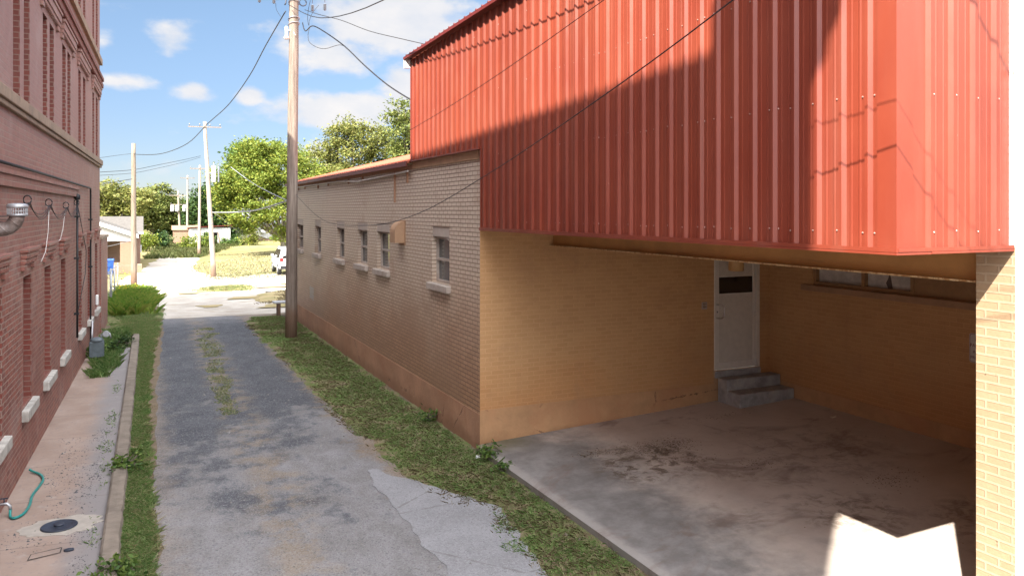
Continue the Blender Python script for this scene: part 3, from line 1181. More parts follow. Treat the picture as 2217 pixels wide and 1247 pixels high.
def ground_mat():
    t = NT('dry_soil_and_lawn')
    n = t.noise(.35, 7, .65)
    n2 = t.noise(5, 6, .65)
    far = t.mix(t.ramp(n, .35, .65), (.30, .235, .12), (.20, .20, .07))
    near = t.mix(t.ramp(n2, .35, .65), (.155, .115, .08), (.205, .16, .115))
    c = t.mix(t.ramp(t.xyz()[1], 34, 44), near, far)
    c = t.mix(t.ramp(t.noise(30, 5, .7), .35, .75), t.mix(.35, c, (.05, .05, .02)), c)
    return t.done(c, .95, t.bump(t.noise(40, 5, .7), .5, .02), .2)


m = MB()
ysr = list(np.arange(-40, 26, 3.0)) + list(np.arange(26, 73, 2.0)) + [73, 90, 120, 180, 300, 700]
xsr = [-500, -120, -60, -30, -15, -8, -4, 0, 4, 8, 15, 30, 60, 120, 500]
for a, b in zip(ysr, ysr[1:]):
    for c, d in zip(xsr, xsr[1:]):
        m.face([(c, a, zg(a)), (d, a, zg(a)), (d, b, zg(b)), (c, b, zg(b))])
structure(m.build('ground', ground_mat()))


def road_mat():
    t = NT('worn_gravelly_asphalt')
    p = t.xyz()
    big = t.noise(.55, 7, .68)
    mid = t.noise(2.4, 7, .7, sc=(1, .55, 1))
    light = t.mix(t.ramp(mid, .3, .7), (.15, .142, .14), (.235, .23, .236))
    dark = t.mix(t.ramp(mid, .3, .7), (.034, .037, .047), (.076, .079, .092))
    # wear: the far half is bare tar, the near half is bleached
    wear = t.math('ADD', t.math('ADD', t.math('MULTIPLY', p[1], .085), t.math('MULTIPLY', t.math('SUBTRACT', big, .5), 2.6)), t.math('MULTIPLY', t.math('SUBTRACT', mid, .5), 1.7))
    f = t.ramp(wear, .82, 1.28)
    # lighter again at the far end, and sandy drift between the wheel tracks
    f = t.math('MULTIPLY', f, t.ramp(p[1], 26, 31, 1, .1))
    cx = t.math('ABSOLUTE', t.math('SUBTRACT', p[0], t.math('ADD', 1.55, t.math('MULTIPLY', t.math('SUBTRACT', t.noise(.5, 3, .5), .5), .8))))
    drift = t.math('MULTIPLY', t.ramp(cx, .12, .55, 1, 0), t.ramp(t.noise(1.7, 7, .72), .44, .60))
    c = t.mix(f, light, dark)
    c = t.mix(t.math('MULTIPLY', drift, .55), c, (.235, .175, .11))
    edge = t.ramp(t.math('ADD', p[0], t.math('MULTIPLY', t.math('SUBTRACT', t.noise(2.2, 7, .75), .5), 1.6)), 2.85, 3.25)
    c = t.mix(t.math('MULTIPLY', edge, .8), c, (.215, .155, .10))
    edge2 = t.ramp(t.math('ADD', p[0], t.math('MULTIPLY', t.math('SUBTRACT', t.noise(2.0, 7, .75), .5), 1.2)), .1, .55, 1, 0)
    c = t.mix(t.math('MULTIPLY', edge2, .6), c, (.215, .175, .14))
    v = t.new('ShaderNodeTexVoronoi')
    v.inputs['Scale'].default_value = 75
    t.l.new(t.tc.outputs['Object'], v.inputs['Vector'])
    sp = t.new('ShaderNodeSeparateColor')
    t.l.new(v.outputs['Color'], sp.inputs[0])
    st = t.ramp(sp.outputs[0], .55, .95)
    c = t.mix(t.math('MULTIPLY', st, .34), c, (.28, .30, .29))
    st2 = t.ramp(sp.outputs[1], .7, .97)
    c = t.mix(t.math('MULTIPLY', st2, .5), c, (.08, .08, .085))
    v3 = t.new('ShaderNodeTexVoronoi')
    v3.inputs['Scale'].default_value = 32
    t.l.new(t.tc.outputs['Object'], v3.inputs['Vector'])
    s3 = t.new('ShaderNodeSeparateColor')
    t.l.new(v3.outputs['Color'], s3.inputs[0])
    peb = t.math('MULTIPLY', t.ramp(s3.outputs[0], .74, .95), t.ramp(v3.outputs['Distance'], .30, .48, 1, 0))
    peb = t.math('MULTIPLY', peb, t.ramp(t.noise(1.1, 5, .65), .38, .62, .15, 1))
    c = t.mix(t.math('MULTIPLY', peb, .5), c, (.30, .29, .285))
    peb2 = t.math('MULTIPLY', t.ramp(s3.outputs[1], .80, .97), t.ramp(v3.outputs['Distance'], .30, .48, 1, 0))
    c = t.mix(t.math('MULTIPLY', peb2, .5), c, (.05, .05, .055))
    h = t.math('ADD', t.math('MULTIPLY', v.outputs['Distance'], -1.0), t.math('ADD', t.math('MULTIPLY', t.noise(14, 5, .7), 1.3), t.math('MULTIPLY', peb, .8)))
    return t.done(c, .85, t.bump(h, .55, .012), .35)


ROAD = [(-6, -.1, 3.9), (4, .0, 3.75), (9, .12, 3.6), (14, .16, 3.55), (20, .3, 3.5), (26, .55, 3.6), (31, .6, 4.4)]
strip('alley_road', ROAD, .006, road_mat(), wob=.1, seed=2)


def sidewalk_mat():
    t = NT('pinkish_sidewalk_concrete')
    p = t.xyz()
    n = t.noise(1.3, 7, .65)
    c = t.mix(t.ramp(n, .3, .7), (.235, .172, .138), (.295, .228, .19))
    # a grey run of wear along the kerb, patches of grey repair
    e = t.ramp(t.math('ADD', p[0], t.math('MULTIPLY', t.math('SUBTRACT', t.noise(1.6, 6, .7), .5), .5)), -.95, -.55)
    c = t.mix(t.math('MULTIPLY', e, .75), c, (.185, .187, .195))
    c = t.mix(t.ramp(t.noise(4, 6, .72), .55, .75, 0, .55), c, (.33, .31, .29))
    sp = t.voro(38, out='Color')
    s = t.new('ShaderNodeSeparateColor')
    t.l.new(sp, s.inputs[0])
    c = t.mix(t.ramp(s.outputs[0], .86, .99, 0, .35), c, (.16, .15, .15))
    # control joints across the walk
    j = t.math('ABSOLUTE', t.math('SUBTRACT', t.math('FRACT', t.math('MULTIPLY', t.math('ADD', p[1], t.math('MULTIPLY', p[0], .12)), 1 / 1.52)), .5))
    c = t.mix(t.ramp(j, 0, .012, .6, 0), c, (.14, .11, .09))
    return t.done(c, .88, t.bump(t.noise(30, 5, .65), .3, .006), .3)


M_WALK = sidewalk_mat()
strip('sidewalk', [(-6, -2.1, -.42), (10, -1.66, -.40), (26.6, -1.25, -.26)], .012, M_WALK, wob=.0)
mk = plain('weathered_kerb_concrete', (.215, .18, .145), .9, .35, 5, .6, dirt=(.12, .10, .08))
kr = MB()
y = -6.0
random.seed(3)
kx = lambda q: float(np.interp(q, [-6, 10, 26], [-.52, -.40, -.27]))
sec = []
while y < 25.5:
    n1_, n2_, n3_ = noise_v(y * 1.1, 1), noise_v(y * 2.3, 5), noise_v(y * 6.1, 9)
    x, h, w = kx(y), .095 + .012 * n1_ + .008 * n3_, .165 + .018 * n2_ + .012 * n3_
    sec.append([(x - .02, y, 0), (x - .006 + .008 * n3_, y, h - .02), (x + .018, y, h), (x + w * .6, y, h + .006 * n2_), (x + w, y, h - .004), (x + w + .03, y, 0)])
    y += .12
for p_, q_ in zip(sec, sec[1:]):
    for k in range(5):
        kr.face([p_[k], p_[k + 1], q_[k + 1], q_[k]])
structure(kr.build('kerb', mk))


def patch_mat():
    t = NT('pale_asphalt_patch')
    n = t.noise(1.5, 7, .68)
    c = t.mix(t.ramp(n, .3, .7), (.20, .20, .208), (.25, .253, .265))
    v = t.new('ShaderNodeTexVoronoi')
    v.inputs['Scale'].default_value = 70
    t.l.new(t.tc.outputs['Object'], v.inputs['Vector'])
    s = t.new('ShaderNodeSeparateColor')
    t.l.new(v.outputs['Color'], s.inputs[0])
    c = t.mix(t.ramp(s.outputs[0], .6, .95, 0, .4), c, (.34, .34, .35))
    c = t.mix(t.ramp(s.outputs[1], .8, .97, 0, .5), c, (.12, .12, .13))
    cr = t.voro(.75, 'DISTANCE_TO_EDGE', 'Distance', None)
    w = t.math('ADD', cr, t.math('MULTIPLY', t.math('SUBTRACT', t.noise(6, 5, .7), .5), .05))
    c = t.mix(t.ramp(w, .0, .010, .45, 0), c, (.10, .09, .085))
    h = t.math('ADD', t.math('MULTIPLY', v.outputs['Distance'], -.8), t.noise(9, 5, .7))
    return t.done(c, .9, t.bump(h, .45, .01), .3)


def gx(px, py):
    p = gnd(px, py)
    return p.x, p.y


pa = [gx(*q) for q in ((968, 1247), (1188, 1247))]
strip('road_patch', [(2.0, 2.2, 3.85), (5.0, 2.55, 3.78), (6.95, 2.74, 3.66), (7.6, 2.78, 3.72), (8.3, 2.74, 3.86), (8.9, 2.82, 3.98), (9.5, 2.80, 3.7), (10.1, 2.78, 3.4), (10.7, 2.82, 3.1), (11, 2.9, 2.95)],
      .014, patch_mat(), step=.06, wob=.07, wf=3.5, seed=5, thick=.012)

def turf_mat():
    t = NT('thin_turf_over_soil')
    n = t.noise(3.2, 8, .72)
    soil = t.mix(t.ramp(t.noise(6, 6, .7), .3, .7), (.16, .115, .075), (.25, .195, .13))
    green = t.mix(t.ramp(t.noise(14, 5, .7), .3, .7), (.075, .11, .032), (.16, .20, .065))
    c = t.mix(t.ramp(n, .38, .58), soil, green)
    return t.done(c, .95, t.bump(t.noise(50, 5, .75), .8, .02), .15)


M_TURF = turf_mat()
strip('verge', [(3, 3.5, 4.6), (7, 3.6, 4.6), (9, 3.62, 4.6), (10.3, 3.35, 4.62), (12, 3.25, 4.62), (15, 3.1, 4.62), (19, 3.12, 4.62), (23, 3.05, 4.62), (28, 3.1, 4.62)], .0105, M_TURF, step=.1, wob=.13, wf=1.9, seed=31)
strip('verge', [(3, -.40, .10), (7, -.33, .14), (9, -.28, .13), (12, -.25, .06), (16, -.21, .06), (21, -.14, .14), (25, -.2, .36), (29, -1.1, .55), (33, -1.2, .7)], .0125, M_TURF, step=.1, wob=.05, wf=2.3, seed=37)


# carport slab, draining towards the alley
def slab_mat():
    t = NT('stained_pink_carport_concrete')
    p = t.xyz()
    n = t.noise(1.1, 7, .66)
    c = t.mix(t.ramp(n, .3, .7), (.44, .37, .32), (.54, .47, .42))
    wx = t.math('ADD', t.math('SUBTRACT', p[0], 4.6), t.math('MULTIPLY', t.math('SUBTRACT', t.noise(.9, 7, .7), .5), 3.2))
    grey = t.ramp(wx, .7, 2.1, 1, 0)
    c = t.mix(t.math('MULTIPLY', grey, .85), c, t.mix(t.ramp(t.noise(2.6, 7, .72), .35, .68), (.085, .084, .085), (.18, .178, .178)))
    lip = t.ramp(t.math('ADD', t.math('SUBTRACT', p[0], 4.6), t.math('MULTIPLY', t.noise(5, 6, .7), .16)), .1, .22, 1, 0)
    c = t.mix(t.math('MULTIPLY', lip, .7), c, (.29, .27, .25))
    c = t.mix(t.ramp(t.noise(.8, 7, .7, dist=.8), .52, .68, 0, .6), c, (.15, .10, .08))
    for (x0, y0, r0, k0) in ((6.35, 9.2, 1.0, .75), (7.3, 6.6, .8, .55), (5.9, 9.0, .6, .6), (8.6, 8.3, 1.4, .35), (8.4, 5.6, .9, .5)):
        dd = t.math('ADD', t.math('POWER', t.math('DIVIDE', t.math('SUBTRACT', p[0], x0), r0), 2.0), t.math('POWER', t.math('DIVIDE', t.math('SUBTRACT', p[1], y0), r0), 2.0))
        sp_ = t.math('MULTIPLY', t.ramp(dd, .1, 1.0, 1, 0), t.ramp(t.noise(4.5, 8, .75, dist=.5), .46, .60))
        c = t.mix(t.math('MULTIPLY', sp_, k0), c, (.085, .055, .035))
    moss = t.math('MULTIPLY', t.ramp(p[1], 10.4, 11.1), t.ramp(p[0], 5.0, 5.6, 1, 0))
    c = t.mix(t.math('MULTIPLY', moss, .55), c, (.13, .11, .035))
    c = t.mix(t.ramp(t.noise(60, 4, .7), .62, .8, 0, .35), c, (.5, .47, .43))
    return t.done(c, .82, t.bump(t.noise(24, 6, .65), .25, .008), .35)


m = MB()
xs = [XW - .06, XW + .02, 6, 8, XE + .3]
sz = lambda x: .11 + .048 * (max(x, XW) - XW)
for a, b in zip(xs, xs[1:]):
    za, zb = (sz(a) - (.02 if a < XW else 0)), sz(b)
    for y0, y1 in ((1.5, 5), (5, 8), (8, YN)):
        m.face([(a, y0, za), (b, y0, zb), (b, y1, zb), (a, y1, za)])
m.face([(xs[0], 1.5, sz(0) - .02), (xs[0], YN, sz(0) - .02), (xs[0] + .02, YN, -.1), (xs[0] + .02, 1.5, -.1)])
m.face([(xs[0], 1.5, -.1), (XE, 1.5, -.1), (XE, 1.5, sz(XE)), (xs[0], 1.5, sz(4))])
m.face([(xs[0], YN, -.1), (XW, YN, -.1), (XW, YN, sz(4)), (xs[0], YN, sz(4) - .02)])
structure(m.build('carport_slab', slab_mat()))

# far gravel street and drive
def gravel_mat():
    t = NT('white_limestone_gravel')
    n = t.noise(.5, 7, .68)
    c = t.mix(t.ramp(n, .35, .65), (.34, .305, .26), (.47, .43, .375))
    c = t.mix(t.ramp(t.noise(1.6, 7, .72, sc=(.5, 1, 1)), .52, .68, 0, .6), c, (.25, .195, .12))
    v = t.voro(14, out='Distance')
    return t.done(c, .95, t.bump(t.math('ADD', v, t.noise(20, 4, .7)), .4, .02), .2)


M_GRAVEL = gravel_mat()
strip('gravel_road', [(29.8, .5, 5.2), (33, .55, 6.5), (38, .6, 8.2), (40.5, .1, 9.5), (43, -.9, 10), (47, -1.5, 8.6), (51, -1.5, 6.0), (56, -1.1, 4.0), (62, -.6, 3.4), (70, .1, 3.8), (80, .9, 4.6), (90, 2, 5.6), (100, 4, 7)],
      .012, M_GRAVEL, step=.5, wob=.35, wf=.5, seed=4)
strip('gravel_drive', [(44.5, 3.5, 26), (47, 3.6, 26), (50.5, 4.2, 26), (53.5, 5.5, 26), (56, 8, 26)], .02, M_GRAVEL, step=.4, wob=.35, wf=.4, seed=14)


def drygrass_mat():
    t = NT('dry_mown_grass')
    n = t.noise(1.2, 7, .7)
    c = t.mix(t.ramp(n, .3, .7), (.25, .20, .095), (.34, .275, .15))
    c = t.mix(t.ramp(t.noise(.45, 5, .6), .5, .7, 0, .6), c, (.15, .16, .05))
    return t.done(c, .95, t.bump(t.noise(18, 5, .7), .6, .03), .15)


M_DRY = drygrass_mat()
for k, (rows, sd) in enumerate([([(34.5, 4.4, 5.2), (36, 4.3, 7), (38.5, 4.9, 9), (40.5, 6, 9.4)], 1), ([(41.5, 2.2, 4.6), (43, 2.6, 5.2), (45, 3.2, 4.7)], 2),
                                ([(33.2, 2.0, 2.7), (34.2, 1.9, 2.9)], 3), ([(40.6, 1.6, 2.4), (41.6, 1.5, 2.5)], 5), ([(36.4, 3.4, 4.3), (37.6, 3.6, 4.8)], 6),
                                ([(44.6, 6.6, 9.6), (45.4, 6.9, 9.9)], 8), ([(31.8, 3.9, 5.6), (33.2, 4.6, 6.4)], 9), ([(42.6, 5.2, 6.6), (43.3, 5.4, 7)], 10)]):
    strip('grass_verge', rows, .026 + .004 * k, M_DRY, step=.12, wob=.28, wf=1.3, seed=sd * 3.1)

# manhole cover, patch, lid, hose and tap on the sidewalk
def ngon(name, pts, z, mat, thick=.0):
    m = MB()
    m.prism([(p[0], p[1]) for p in pts], lambda x, y: (x, y, z - .02), lambda x, y: (x, y, z))
    return m.build(name, mat)


def blobpts(cx, cy, rx, ry, n, amp, seed):
    return [(cx + rx * (1 + amp * noise_v(3 * math.cos(a) + seed, 3 * math.sin(a))) * math.cos(a), cy + ry * (1 + amp * noise_v(3 * math.cos(a) - seed, 3 * math.sin(a) + 2)) * math.sin(a))
            for a in np.linspace(0, 2 * math.pi, n, endpoint=False)]


mc = gnd(128, 1142)
o = ngon('concrete_patch', blobpts(mc.x + .02, mc.y, .42, .30, 40, .35, 3), .018, plain('fresh_grey_concrete', (.35, .32, .28), .85, .2, 7, .4, dirt=(.25, .23, .2)))
structure(o)
mh = empty('drain_cover', (mc.x, mc.y, .018))
tag(mh, 'round blue black drain cover set in a pale concrete patch on the sidewalk', 'cover')
m = MB()
m.lathe([(.19, 0), (.19, .012), (.178, .016), (.172, .011), (.06, .013)], (0, 0, 0), 28)
m.build('plate', M_IRON, mh)
m = MB()
m.lathe([(.055, .012), (.055, .03), (.03, .034)], (0, 0, 0), 18)
m.build('cap', M_IRON, mh)
q = [gnd(*p) for p in ((58, 1217), (131, 1199), (135, 1187), (66, 1203))]
m = MB()
cc = sum(q, Vector()) / 4
inn = [Vector((cc.x + (p.x - cc.x) * .93, cc.y + (p.y - cc.y) * .82, 0)) for p in q]
up = Vector((0, 0, .0175))
for k in range(4):
    j2 = (k + 1) % 4
    m.face([q[k] + up, q[j2] + up, inn[j2] + up, inn[k] + up], 0)
m.face([p + up for p in inn], 1)
tag(m.build('access_lid', [M_DARK, M_WALK]), 'rectangular concrete lid with a thin dark seam near the kerb', 'cover')
q = gnd(149, 1194)
m = MB()
m.lathe([(.05, 0), (.05, .02), (.02, .024)], (0, 0, 0), 14)
o = m.build('pipe_cap', M_IRON)
o.location = (q.x, q.y, .012)
o.scale = (1, .6, 1)
tag(o, 'small oval dark pipe cap in the sidewalk beside the rectangular lid', 'cover')
tp = empty('garden_tap', lpt(0, 11.15, .16))
tp.rotation_euler = (0, 0, -TH)
tag(tp, 'small brass and grey garden tap at the foot of the old red brick wall', 'tap')
m = MB()
m.tube([(-.01, 0, 0), (.09, 0, 0), (.12, -.005, -.03), (.125, -.005, -.07)], [.016, .016, .018, .019], 10)
m.build('spout', M_GALV, tp)
m = MB()
m.tube([(.06, 0, .01), (.06, 0, .06)], .007, 8)
m.box(.02, .10, -.008, .008, .058, .07)
m.build('handle', M_IRON, tp)
m = MB()
hp = [lpt(.125, 11.145, .085), lpt(.14, 11.05, .03), lpt(.20, 10.98, .035), lpt(.27, 11.1, .035), lpt(.29, 11.4, .035), lpt(.27, 11.75, .035), lpt(.30, 12.1, .035), lpt(.31, 12.4, .035), lpt(.24, 12.65, .035), lpt(.14, 12.8, .04), lpt(.09, 12.85, .06)]
# Catmull-Rom
def smooth_path(p, n=6):
    p = [Vector(q) for q in p]
    out = []
    for i in range(len(p) - 1):
        p0, p1, p2, p3 = p[max(i - 1, 0)], p[i], p[i + 1], p[min(i + 2, len(p) - 1)]
        for k in range(n):
            t = k / n
            out.append(.5 * ((2 * p1) + (p2 - p0) * t + (2 * p0 - 5 * p1 + 4 * p2 - p3) * t * t + (3 * p1 - p0 - 3 * p2 + p3) * t ** 3))
    return out + [p[-1]]


m.tube(smooth_path(hp), .015, 10)
tag(m.build('garden_hose', M_HOSE), 'teal garden hose curling along the foot of the old brick wall', 'hose')

# gas meter by the wall
gm = empty('gas_meter', (-1.02, 21.6, .012))
tag(gm, 'grey blue gas meter with pipes against the old red brick wall', 'meter')
m = MB()
m.box(-.16, .16, -.12, .12, .12, .50)
m.lathe([(.16, 0), (.14, .06), (.05, .09)], (0, 0, .50), 16)
m.build('meter_body', M_STEELBLUE, gm, bevel=.02)
m = MB()
m.tube([(-.1, .02, .5), (-.1, .02, .72), (-.1, .1, .78), (-.1, .1, .98)], .024, 8)
m.build('pipe', M_GALV, gm)
m = MB()
m.tube([(.1, 0, .5), (.1, 0, .64), (.28, 0, .66), (.30, 0, .55)], .024, 8)
m.build('pipe', M_GALV, gm)
m = MB()
m.lathe([(.07, 0), (.08, .02), (.07, .04)], (.2, -.02, .66), 14, axis=(0, -1, 0))
m.build('regulator', M_GALV, gm)
m = MB()
m.tube([(-.1, .02, 0), (-.1, .02, .2)], .024, 8)
m.build('pipe', M_GALV, gm)


# ================================================================== POLES
def wood(name, c1, c2):
    t = NT(name)
    n = t.noise(3, 7, .7, sc=(6, 6, .35))
    c = t.mix(t.ramp(n, .3, .7), c1, c2)
    z = t.xyz()[2]
    c = t.mix(t.math('MULTIPLY', t.ramp(t.math('ADD', z, t.noise(2, 4, .6)), .9, 1.6, 1, 0), .6), c, (.16, .08, .045))
    return t.done(c, .85, t.bump(t.noise(4, 7, .75, sc=(9, 9, .3)), .7, .012), .3)


M_POLE = wood('grey_brown_pole_wood', (.12, .092, .074), (.27, .22, .18))
M_POLEL = wood('bleached_pole_wood', (.25, .20, .155), (.36, .31, .255))
M_POLEM = wood('brown_grey_pole_wood', (.15, .115, .085), (.27, .215, .165))
M_CERAM = plain('grey_insulator', (.16, .17, .20), .35, .2, 20, 0)
M_TANK = plain('transformer_grey', (.50, .51, .52), .5, .1, 10, .03)


def pole(label, foot, top, r0, r1, mat, group='utility poles along the alley'):
    o = empty('utility_pole', foot)
    tag(o, label, 'utility pole', group)
    d = top - foot
    m = MB()
    n = 12
    m.tube([d * (k / n) + Vector((.012 * noise_v(k * .7, foot.x), .012 * noise_v(k * .7, foot.y), -.3 if k == 0 else 0)) for k in range(n + 1)], [r0 + (r1 - r0) * k / n for k in range(n + 1)], 16)
    m.build('pole_shaft', mat, o)
    return o, d


def crossarm(o, d, h, length, ang=0.0, pins=4, name='crossarm', mat=None, size=.055, pin=True):
    p = d * (h / d.z)
    q = Matrix.Rotation(ang, 4, 'Z')
    m = MB()
    m.tf = Matrix.Translation(p) @ q
    m.box(-length / 2, length / 2, -size - .12, size - .12, -size, size)
    a = m.build(name, mat or M_POLEL, o)
    if pin:
        for k in range(pins):
            x = -length / 2 + .08 + (length - .16) * k / (pins - 1)
            m = MB()
            m.tf = Matrix.Translation(p) @ q
            m.lathe([(.015, size), (.015, size + .08), (.045, size + .085), (.05, size + .12), (.03, size + .14), (.04, size + .17), (.02, size + .19)], (x, -.12, 0), 10)
            m.build('insulator', M_CERAM, a)
    return a


def sheds(p, n=6, r=.055, axis=(0, 0, 1), pitch=.03):
    m = MB()
    prof = [(.012, 0)]
    for k in range(n):
        h = .02 + k * pitch
        prof += [(.018, h), (r, h + .004), (r * .9, h + .010), (.018, h + .016)]
    prof += [(.012, .02 + n * pitch)]
    m.lathe(prof, p, 14, axis=axis)
    return m


P1 = gnd(630, 731)
top1 = P1 + Vector((.10, 0, 11.2))
o1, d1 = pole('tall dark near utility pole standing in the grass beside the tan brick wall', P1, top1, .172, .125, M_POLE)
crossarm(o1, d1, 10.25, 2.4, .12, 4)
pz = d1 * (9.55 / 11.2)
for i, (x, y) in enumerate(((-.56, 0), (.86, -.1), (.55, .15), (-.95, .05))):
    m = sheds(pz + Vector((x, y, -.02 - .07 * (x > 0))), 6, .05)
    m.tube([pz + Vector((x, y, .15)), pz + Vector((x, y, .65))], .008, 6)
    m.build('insulator', M_CERAM, o1)
m = MB()
m.tube([pz + Vector((-.12, -.1, .18)), pz + Vector((-.24, -.12, .14)), pz + Vector((-.25, -.12, .0)), pz + Vector((-.28, -.12, -.05))], .02, 8)
m.tube([pz + Vector((.1 + .13 + .1 * math.cos(a), -.1, .08 + .1 * math.sin(a))) for a in np.linspace(0, 6.28, 14)], .018, 8)
m.tube([pz + Vector((.12, -.1, .2)), pz + Vector((.5, -.1, .2))], .012, 6)
m.tube([pz + Vector((-.12, -.1, .17)), pz + Vector((-.5, 0, .1))], .01, 6)
m.build('pole_hardware', M_IRON, o1)
m = MB()
for h, rr in ((9.62, .155), (9.15, .158), (9.0, .158)):
    c = d1 * (h / 11.2)
    m.tube([c + Vector((rr * math.cos(a), rr * math.sin(a), .05 * math.sin(a + h))) for a in np.linspace(0, 6.28, 18)], .010, 6)
m.build('pole_strap', M_GALV, o1)
m = MB()
c = d1 * (8.75 / 11.2)
m.lathe([(.035, .16), (.05, .10), (.04, .02), (.035, -.08), (.075, -.16), (.07, -.2)], c + Vector((-.21, -.03, 0)), 12)
m.tube([c + Vector((-.2, -.03, .05)), c + Vector((-.05, -.1, .05)), c + Vector((.02, -.16, -.1))], .014, 6)
m.build('white_insulator', M_WHITE, o1)  # small white insulator fixed to the left of the pole

P2 = gnd(463, 600)
T2 = at(443, 264, (SY * P2.x + CY * P2.y))
o2, d2 = pole('leaning bleached utility pole with a transformer, at the gravel crossing', P2, T2, .17, .10, M_POLEL)
crossarm(o2, d2, d2.z - .35, 2.0, -.1, 4, mat=M_POLE, size=.03)
for k, (x, y, h, r) in enumerate(((.32, -.15, 1.05, .13), (.62, -.1, 1.0, .05))):
    m = MB()
    c = d2 * (6.1 / d2.z) + Vector((x, y, 0))
    m.lathe([(r * .9, 0), (r, .03), (r, h - .05), (r * .8, h)], c, 14)
    m.tube([c + Vector((0, 0, h)), c + Vector((0, 0, h + .2))], .02, 6)
    m.tube([c + Vector((0, 0, .6)), c + Vector((-x, -y, .6))], .02, 6)
    m.build('transformer', M_TANK if k == 0 else M_CERAM, o2)
m = MB()
for h in (3.9, 3.4):
    c = d2 * (h / d2.z)
    m.tube([c + Vector((.15 * math.cos(a), .15 * math.sin(a), .03 * math.cos(a))) for a in np.linspace(0, 6.28, 14)], .018, 6)
m.build('pole_strap', M_CERAM, o2)


def far_pole(label, base, topp, r, arms, mat=M_POLEL):
    b = gnd(*base)
    t = at(topp[0], topp[1], SY * b.x + CY * b.y)
    o, d = pole(label, b, t, r, r * .62, mat)
    for h, l, an in arms:
        crossarm(o, d, d.z - h, l, an, 3, mat=M_POLE if mat is M_POLEL and l < 2.2 else M_POLEL, size=.04)
    return o, b, t


o3, P3, T3 = far_pole('bleached utility pole at the edge of the dry lawn, second behind the transformer pole', (431, 556), (433, 358), .16, [(.35, 1.9, -.1)])
o4, P4, T4 = far_pole('thin pale utility pole in front of the white shed corner', (405, 527), (406, 380), .16, [(.4, 1.9, 0)])
o5, P5, T5 = far_pole('distant crossarm pole carrying white transformers before the dark trees', (391, 526), (385, 413), .17, [(.7, 2.4, .1), (2.0, 2.2, .1)])
for x in (-1.1, -.45, .5):
    m = MB()
    c = Vector((x, -.2, T5.z - P5.z - 3.0))
    m.lathe([(.22, 0), (.25, .05), (.25, .8), (.12, .95)], c, 12)
    m.build('transformer', M_TANK, o5)
far_pole('short leaning brace pole beside the distant transformer pole', (382, 519), (387, 425), .15, [])
o6, P6, T6 = far_pole('stout weathered utility pole without crossarms beside the tall weeds', (290, 622), (289, 311), .165, [], M_POLEM)


# wires
def wire(label, pts, r=.012, name='power_line', mat=None, n=5, group='overhead lines'):
    m = MB()
    m.tube(smooth_path(pts, n), r, 5, cap=False)
    return tag(m.build(name, mat or M_CABLE), label, 'overhead line', group)


def wpx(pts, d0, d1):
    L = len(pts) - 1
    return [at(x, y, d0 + (d1 - d0) * i / L) for i, (x, y) in enumerate(pts)]


DP = SY * P1.x + CY * P1.y
D6 = SY * P6.x + CY * P6.y
wire('long sagging cable from the near pole down to the pole in the weeds', [P1 + Vector((-.15, 0, 9.35))] + wpx([(612, 36), (575, 100), (540, 165), (495, 227), (450, 268), (406, 311), (350, 333), (300, 335)], DP, D6 - 1) + [P6 + (T6 - P6) * .93], .017)
wire('thin line from the weeds pole toward the old brick building, upper one', [P6 + (T6 - P6) * .93] + wpx([(260, 336), (217, 342), (150, 352)], D6, D6 - 3), 0.0094)
wire('black service bundle from the near pole to the red cladding corner', wpx([(655, 50), (661, 68), (676, 57), (700, 68), (745, 100), (790, 143), (840, 185), (895, 220)], DP, 15.3), 0.0151)
wire('looping slack drip wire hanging right of the near pole top', wpx([(671, 58), (667, 75), (670, 92), (686, 103), (705, 106), (735, 98), (752, 105)], DP, DP - 1), 0.0079)
wire('thin insulated line from the near pole over the red roof corner', wpx([(660, 22), (690, 32), (740, 45), (800, 68), (870, 85), (940, 101), (990, 112)], DP, 18), 0.0094)
wire('twisted line leaving the near pole and running above the camera side of the red cladding', [P1 + Vector((-.1, -.2, 9.5)), Vector((3.8, 19, 8.2)), Vector((3.78, 13.5, 7.3)), Vector((3.8, 6.9, 6.9)), Vector((3.7, 2, 7.1)), Vector((3.5, -6, 8.3))], .011)
wire('jumper wire curling between the near pole top insulators', wpx([(690, 12), (676, 30), (670, 45), (669, 56)], DP, DP), 0.0065)
wire('second jumper wire beside the near pole top', wpx([(672, 2), (668, 20), (666, 40), (668, 56)], DP - .3, DP), 0.0065)
wire('small hanging wire loop left of the near pole top', wpx([(597, 8), (598, 20), (603, 30), (608, 37)], DP, DP), 0.0058)
wire('double lines sagging from the far poles to the weeds pole and beyond, upper strand', wpx([(434, 338), (400, 346), (340, 358), (288, 368), (217, 373)], 62, 40), 0.0144)
wire('double lines sagging from the far poles to the weeds pole and beyond, lower strand', wpx([(434, 341), (400, 351), (340, 365), (288, 375), (217, 380)], 62, 40), 0.0115)
wire('thick dark line low beside the left building, past the weeds pole', wpx([(286, 388), (250, 394), (217, 400), (170, 408)], 39, 36), 0.0144)
wire('pale service line from the transformer pole to the near pole', wpx([(460, 460), (500, 460), (545, 457), (585, 447), (626, 434)], 43.3, DP), .028, mat=M_CABLEG)
wire('thin pale guy line sloping from the tree down to the near pole', wpx([(500, 362), (540, 392), (580, 415), (626, 436)], 40, DP), .016, mat=M_CABLEG)
wire('thin drop line from the transformer pole to the white house', wpx([(462, 460), (480, 472), (498, 488), (512, 498)], 43.3, 105), .02, mat=M_CABLEG)
wire('dark drop line crossing before the brick porch house', wpx([(222, 536), (250, 530), (286, 521)], 36, 38.8), .012, mat=M_CABLEG)
